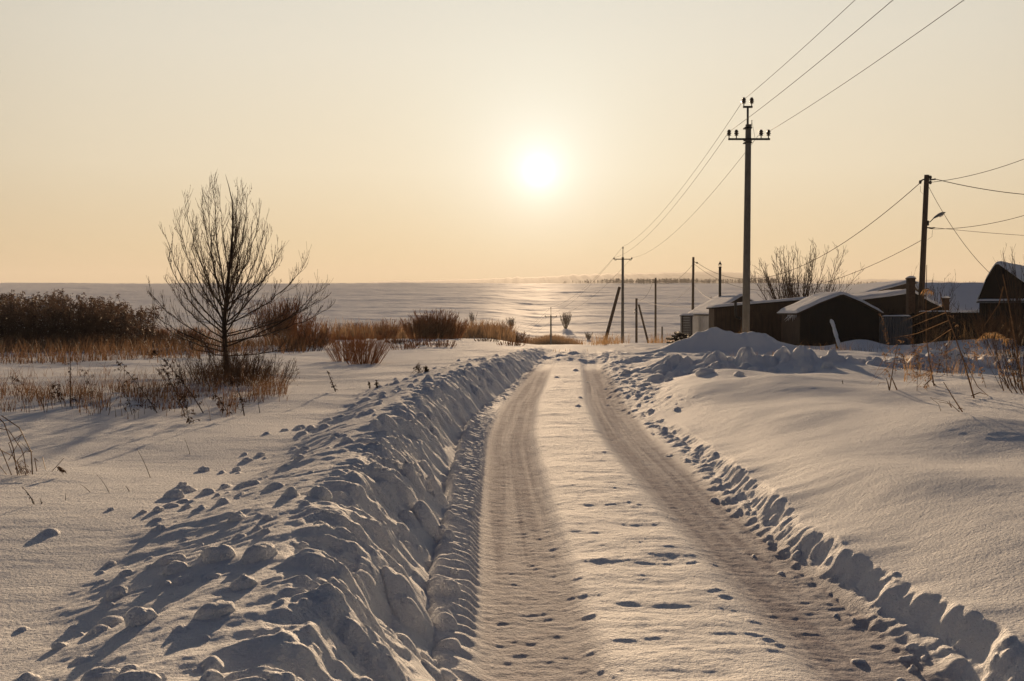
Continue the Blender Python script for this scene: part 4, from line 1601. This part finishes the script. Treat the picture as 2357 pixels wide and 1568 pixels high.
weed((599, 951), (591, 908), 'single short leafless stem right of the dark clumped weed', .005, .1, .0, seed=10)
weed((868, 893), (866, 874), 'tiny dark stub on the field by the bank, right of the spike-like weed', .010, 4, 0, seed=11, branch=.04)
weed((852, 895), (849, 879), 'tiny dark stub on the field by the bank, slightly left of another', .008, 3, 0, seed=12, branch=.04)
weed((966, 858), (958, 842), 'low dark tangle of leaves behind the middle of the snow bank', .008, 4, .1, seed=13, branch=.14)
weed((985, 856), (978, 846), 'little dark tuft at the right of the low dark tangle', .008, 7, .1, seed=14, branch=.08)
weed((85, 1161), (50, 1120), 'short curved bead-like twig alone in the near left snow', .0045, 2.0, .05, seed=15, branch=.015)
weed((98, 1161), (92, 1146), 'tiny stub right beside the curved bead-like twig', .004, .5, 0, seed=16, branch=.01)
weed((151, 1152), (151, 1135), 'tiny upright stem in the near left snow', .003, .3, 0, seed=17, branch=.01)
weed((258, 1134), (222, 1092), 'fine leaning straw, taller of a crossing pair in the near left snow', .0025, .3, .02, seed=18, branch=.01)
weed((218, 1134), (182, 1114), 'fine bent straw lying almost flat, lower of a crossing pair in the near left snow', .003, .3, .02, seed=19, branch=.01)
weed((350, 1100), (314, 1032), 'long faint leaning stem in the snow left of the clods', .003, .2, .02, seed=20, branch=.01)
weed((303, 1131), (288, 1118), 'short slanting straw between the fine stems and the clods', .004, .2, .0, seed=21, branch=.01)
weed((440, 1046), (425, 1010), 'faint short straw above the snow clods', .003, .2, .0, seed=22, branch=.01)
weed((70, 905), (30, 868), 'bent weed at the far left among thin grass', .006, 1.6, .1, seed=23)
weed((140, 925), (120, 880), 'bushy low weed just left of the straight tall stem', .006, 2.4, .1, seed=24)
weed((215, 915), (190, 850), 'slender weed right of the straight tall stem', .005, 1.4, .05, seed=25)

# grass tuft at the left edge
root = empty('grass_tuft', G(42, 1094))
b = root.location.copy()
tag(root, 'tuft of tall bent dry stems at the left edge of the picture', 'grass tuft')


def lay(pts, dy=0.):
    out = []
    n = len(pts)
    for i, (u, v) in enumerate(pts):
        out.append(P(u, v, b.y + dy * i / max(1, n - 1)) - b)
    return out


for k, (pts, r) in enumerate(((((41, 1096), (30, 1030), (10, 975), (-5, 960)), .004), (((75, 1092), (72, 1040), (45, 985), (4, 957)), .0045), (((62, 1090), (55, 1050), (50, 1035), (20, 990), (-10, 985)), .0035),
                              (((27, 1094), (5, 1040), (-15, 1010)), .004), (((48, 1090), (40, 1060), (60, 1038), (75, 1040)), .003), (((45, 1094), (20, 1020), (50, 1000), (40, 1015)), .003),
                              (((85, 1085), (80, 1055), (88, 1062)), .003), (((105, 1080), (98, 1052)), .003), (((55, 1090), (30, 1050), (0, 1035)), .003), (((66, 1075), (50, 1060), (35, 1070)), .0025),
                              (((20, 1060), (45, 1015), (70, 1040)), .0025), (((120, 1085), (135, 1068), (147, 1055)), .003), (((15, 1092), (-10, 1060)), .003))):
    mb = MB()
    mb.tube(lay(pts, rp_.uniform(-.3, .3)), r, 4)
    mb.build('stem', M['reed'], root)
mb = MB()
q = P(133, 1072, b.y) - b
for k in range(60):
    f = rp_.random()
    mb.leaf(q + Vector((f * .05 - .01, rp_.gauss(0, .01), -f * .04)), (rp_.gauss(.7, .4), rp_.gauss(0, .4), rp_.gauss(-.8, .3)), rp_.uniform(.02, .05), .003)
mb.build('seed_head', M['plume'], root)
mb = MB()
for (u, v) in ((50, 1075), (55, 1080), (60, 1085), (45, 1070)):
    q = P(u, v, b.y) - b
    for k in range(14):
        mb.leaf(q + Vector((rp_.gauss(0, .01), rp_.gauss(0, .02), rp_.gauss(0, .01))), (rp_.gauss(.2, .5), rp_.gauss(0, .4), rp_.gauss(-.8, .3)), rp_.uniform(.02, .05), .003)
mb.build('seed_head', M['plume'], root)


# broken reeds on the right
def reed(base, label, strokes, plumes=(), mat='reed', dyf=.25, group='broken reed stems on the right'):
    bb = G(*base)
    root = empty('broken_reed', bb)
    tag(root, label, 'reed', group)
    for (pts, r, kind) in strokes:
        w = []
        dy = rp_.uniform(-dyf, dyf)
        n = len(pts)
        for i, (u, v) in enumerate(pts):
            w.append(P(u, v, bb.y + dy * i / max(1, n - 1)) - bb)
        mb = MB()
        if kind == 's':
            mb.tube(w, [r * (1 - .5 * i / (n - 1)) for i in range(n)], 6)
            mb.build('stem', M['reed'], root)
        else:
            # a flat folded leaf
            L, Q = [], []
            for i, p in enumerate(w):
                s = Vector((rp_.uniform(-.2, .2), .7, .7)).normalized() * r * (1 - .85 * (i / (n - 1)) ** 2)
                L.append(p - s)
                Q.append(p + s)
            mb.add(L + Q, [(i, i + 1, n + 1 + i, n + i) for i in range(n - 1)])
            mb.build('leaf', M['reed'], root)
    for (pts, cnt, drop) in plumes:
        mb = MB()
        w = [P(u, v, bb.y) - bb for (u, v) in pts]
        mb.tube(w, .004, 4)
        for k in range(cnt):
            q = rp_.random() * (len(w) - 1)
            i = min(int(q), len(w) - 2)
            p = w[i].lerp(w[i + 1], q - i)
            mb.leaf(p + Vector((rp_.gauss(0, .01), rp_.gauss(0, .015), 0)), (rp_.gauss(-.25, .3), rp_.gauss(0, .3), -1), drop * rp_.uniform(.3, 1.1), rp_.uniform(.003, .008))
        mb.build('seed_head', M['palegrass'], root)
    return root


rp_.seed(7)
reed((2047, 899), 'reed snapped into a sharp triangle, leftmost on the right slope',
     [(((2047, 899), (2056, 845), (2066, 792)), .008, 's'), (((2066, 792), (2040, 815), (2003, 882)), .006, 'l'), (((2058, 830), (2030, 858), (2002, 882)), .005, 'l'),
      (((2054, 849), (2030, 850), (2004, 850)), .005, 'l'), (((2047, 898), (2043, 880), (2039, 870)), .010, 's'), (((2064, 897), (2056, 878), (2052, 868)), .011, 's'), (((2020, 890), (2024, 882), (2040, 880)), .006, 'l')])
reed((2150, 889), 'upright reed stem in the middle of the weeds with low folded leaves',
     [(((2150, 889), (2139, 831), (2132, 777), (2131, 700), (2133, 610)), .009, 's'), (((2140, 855), (2105, 870), (2086, 888)), .007, 'l'), (((2144, 872), (2130, 885), (2121, 899)), .009, 's'),
      (((2140, 860), (2110, 868), (2084, 862)), .006, 'l'), (((2132, 795), (2110, 803), (2095, 830)), .006, 'l'), (((2145, 878), (2170, 905), (2205, 945)), .007, 's'), (((2120, 900), (2112, 890), (2128, 872)), .006, 'l')])
reed((2242, 917), 'tall reed with long parallel leaves drooping to the left',
     [(((2242, 917), (2218, 831), (2200, 781), (2189, 752), (2170, 700), (2163, 672)), .010, 's'), (((2170, 703), (2120, 722), (2072, 742)), .005, 'l'), (((2176, 720), (2130, 738), (2085, 757)), .0045, 'l'),
      (((2185, 737), (2110, 768), (2045, 780)), .005, 'l'), (((2190, 757), (2140, 790), (2082, 808)), .005, 'l'), (((2202, 800), (2175, 815), (2156, 820)), .006, 'l'), (((2196, 775), (2188, 792), (2180, 800)), .008, 'l'),
      (((2236, 911), (2255, 904), (2268, 908)), .008, 's'), (((2222, 835), (2250, 890), (2316, 948)), .006, 's')], (((( 2122, 668), (2135, 664), (2148, 672)), 40, .10),))
reed((2372, 962), 'tall reed bent into an upside-down V in front of the gable house',
     [(((2372, 962), (2352, 880), (2335, 780), (2322, 700), (2308, 632)), .010, 's'), (((2309, 660), (2299, 700), (2264, 752)), .008, 's'), (((2345, 820), (2352, 790), (2357, 770)), .006, 'l')])
reed((2345, 880), 'arching reed with a golden drooping seed head right of the fence gap',
     [(((2345, 880), (2340, 830), (2325, 795), (2305, 775)), .006, 's')], ((((2250, 780), (2268, 766), (2290, 764), (2310, 772), (2318, 783)), 130, .13),))
reed((2318, 905), 'group of short stiff bent reeds low at the right edge',
     [(((2357, 930), (2335, 895), (2320, 866)), .010, 's'), (((2352, 970), (2330, 905), (2298, 862)), .008, 's'), (((2310, 900), (2304, 880), (2299, 865)), .008, 's'), (((2357, 915), (2338, 880), (2325, 840)), .009, 's'), (((2330, 866), (2318, 836), (2312, 820)), .006, 's')])
reed((2215, 950), 'low tangle of snapped twigs on the near right drift',
     [(((2215, 948), (2190, 910), (2172, 880)), .007, 's'), (((2208, 948), (2188, 930), (2160, 925)), .004, 's'), (((2190, 938), (2180, 925), (2140, 915)), .003, 's'), (((2165, 945), (2160, 930), (2142, 917)), .003, 's'),
      (((2205, 940), (2215, 940), (2224, 948)), .006, 'l'), (((2190, 937), (2186, 928), (2184, 922)), .004, 's')])
for k, (bu, bv, tu, tv, lab) in enumerate(((2090, 862, 2075, 815, 'weed with dark seed knobs at the left of the right-hand weed patch'), (2120, 858, 2105, 805, 'knobby branching weed beside the upright reed stem'),
                                          (2155, 862, 2170, 800, 'knobby branching weed right of the upright reed stem'), (2180, 866, 2176, 788, 'tall knobby weed beneath the drooping reed leaves'),
                                          (2205, 850, 2230, 800, 'spindly weed right of the tall drooping reed'), (2120, 850, 2092, 776, 'spindly weed with hooked tip above the weed patch'))):
    weed((bu, bv), (tu, tv), lab, .006, 2.2, .02, 'brush', seed=60 + k, branch=.16, group='weeds on the right slope')
wr = random.Random(5)
for k in range(13):
    u, v = wr.uniform(2050, 2345), wr.uniform(825, 905)
    weed((u, v), (u + wr.uniform(-40, 25), v - wr.uniform(45, 115)), 'thin dry weed standing among the broken reeds on the right slope', .004, wr.uniform(.6, 1.6), wr.uniform(-.03, .05), 'reed', seed=120 + k, branch=.13, name='slope_weed', group='thin weeds on the right slope')
weed((1941, 884), (1938, 876), 'tiny brown stub in the snow right of the shovelled ridge', .006, 2, 0, seed=70, branch=.02, group='weeds on the right slope')
shrub('dry_bush', G(2352, 895), .95, .6, 40, M['brush'], 'tangled brown dry bush at the right edge among the reeds', seed=71, r=.005, dens=8, minr=.002, tw=.3, base=.3, lean=(-.15, 0))
shrub('dry_bush', on(2345, 24), 1.3, .6, 60, M['brush'], 'brown brush at the right edge behind the near reeds', seed=72, r=.008, dens=8, minr=.004, tw=.3, base=.6)
shrub('dry_bush', on(2150, 44.5), 1.8, .45, 40, M['brush'], 'brown bush against the corrugated fence by the lamp pole', seed=73, r=.010, dens=8, minr=.006, tw=.3, base=.5)
shrub('dry_bush', on(2262, 44), 1.3, .6, 40, M['brush'], 'spiky brown bush in front of the board fence', seed=74, r=.010, dens=8, minr=.006, tw=.3, base=.5)

# ------------------------------------------------------------------ light, sky, air
SKY = .385
HAZE = .00018
sd = Vector(ray(1240, 395)).normalized()
SUN_EL = math.asin(sd.z)
SUN_AZ = math.atan2(sd.x, sd.y)
sun = bpy.data.lights.new('sun', 'SUN')
sun.energy, sun.angle, sun.color = 5.0, R(.55), (1.0, .705, .43)
suno = bpy.data.objects.new('sun', sun)
COL.objects.link(suno)
suno.rotation_euler = (-sd).to_track_quat('-Z', 'Y').to_euler()
suno.location = (0, 0, 50)

w = bpy.data.worlds.new('World')
scene.world = w
w.use_nodes = True
nt = w.node_tree
bg = nt.nodes['Background']
sky = nt.nodes.new('ShaderNodeTexSky')
sky.sky_type = 'NISHITA'
sky.sun_disc = False
sky.sun_elevation, sky.sun_rotation = SUN_EL, SUN_AZ
sky.air_density, sky.dust_density, sky.ozone_density = 1.0, 2.5, 1.0
tcw = nt.nodes.new('ShaderNodeTexCoord')
sep = nt.nodes.new('ShaderNodeSeparateXYZ')
nt.links.new(tcw.outputs['Generated'], sep.inputs[0])
dot = N(nt, 'ShaderNodeVectorMath', operation='DOT_PRODUCT')
nt.links.new(tcw.outputs['Generated'], dot.inputs[0])
dot.inputs[1].default_value = sd


def ramp(src, stops, lo=0., hi=1.):
    mr = N(nt, 'ShaderNodeMapRange')
    mr.inputs[1].default_value, mr.inputs[2].default_value = lo, hi
    nt.links.new(src, mr.inputs[0])
    r = nt.nodes.new('ShaderNodeValToRGB')
    e = r.color_ramp.elements
    while len(e) < len(stops):
        e.new(.5)
    for i, (p, c) in enumerate(stops):
        e[i].position = p
        e[i].color = (*c, 1) if hasattr(c, '__len__') else (c, c, c, 1)
    nt.links.new(mr.outputs[0], r.inputs[0])
    return r.outputs[0]


def vm(op, a, b):
    n = N(nt, 'ShaderNodeVectorMath', operation=op)
    for i, x in ((0, a), (1, b)):
        if hasattr(x, 'is_linked'):
            nt.links.new(x, n.inputs[i])
        else:
            n.inputs[i].default_value = x
    return n.outputs[0]


grad = ramp(sep.outputs[2], [(0, (.68, .485, .26)), (.06, (.76, .62, .38)), (.14, (.85, .76, .57)), (.25, (.83, .785, .66)), (.34, (.765, .755, .68)),
                             (.50, (.105, .19, .285)), (1, (.038, .112, .215))])
az = ramp(dot.outputs['Value'], [(0, (.032, .10, .215)), (.5, (.06, .125, .23)), (.8, (.26, .305, .36)), (.9, (.68, .68, .68)), (.955, (.92, .92, .92)), (1, (1.04, 1.04, 1.04))], -1, 1)


def power(k, g):
    p = N(nt, 'ShaderNodeMath', operation='POWER')
    mx = N(nt, 'ShaderNodeMath', operation='MAXIMUM')
    nt.links.new(dot.outputs['Value'], mx.inputs[0])
    mx.inputs[1].default_value = 0
    nt.links.new(mx.outputs[0], p.inputs[0])
    p.inputs[1].default_value = k
    return vm('MULTIPLY', p.outputs[0], g)


col = vm('MULTIPLY', grad, az)
for k, g in ((20000, (.8, .8, .8)), (3200, (.27, .29, .31)), (1000, (.13, .15, .165)), (320, (.10, .12, .14)), (110, (.045, .09, .105))):
    col = vm('ADD', col, power(k, g))
col = vm('ADD', col, vm('MULTIPLY', sky.outputs[0], (.0015, .0015, .0015)))
nt.links.new(col, bg.inputs[0])
bg.inputs[1].default_value = SKY

scene.view_settings.view_transform = 'Standard'
scene.view_settings.look = 'None'
scene.view_settings.gamma = 1
scene.view_settings.exposure = 1.27
scene.render.engine = 'CYCLES'
cy = scene.cycles
cy.max_bounces, cy.diffuse_bounces, cy.glossy_bounces, cy.transmission_bounces, cy.transparent_max_bounces, cy.volume_bounces = 5, 3, 2, 3, 6, 0
cy.use_denoising = True
cy.sample_clamp_indirect = 4

# ------------------------------------------------------------------ haze
hm = bpy.data.materials.new('haze')
hm.use_nodes = True
ht = hm.node_tree
ht.nodes.remove(ht.nodes['Principled BSDF'])
pv = ht.nodes.new('ShaderNodeVolumePrincipled')
pv.inputs['Color'].default_value = (.93, .9, .88, 1)
pv.inputs['Density'].default_value = HAZE
pv.inputs['Anisotropy'].default_value = .05
ht.links.new(pv.outputs[0], ht.nodes['Material Output'].inputs['Volume'])
mb = MB()
mb.box((0, 2560, 92), (13000, 5600, 262))
hz_o = mb.build('haze', hm)
tag(hz_o, kind='stuff')
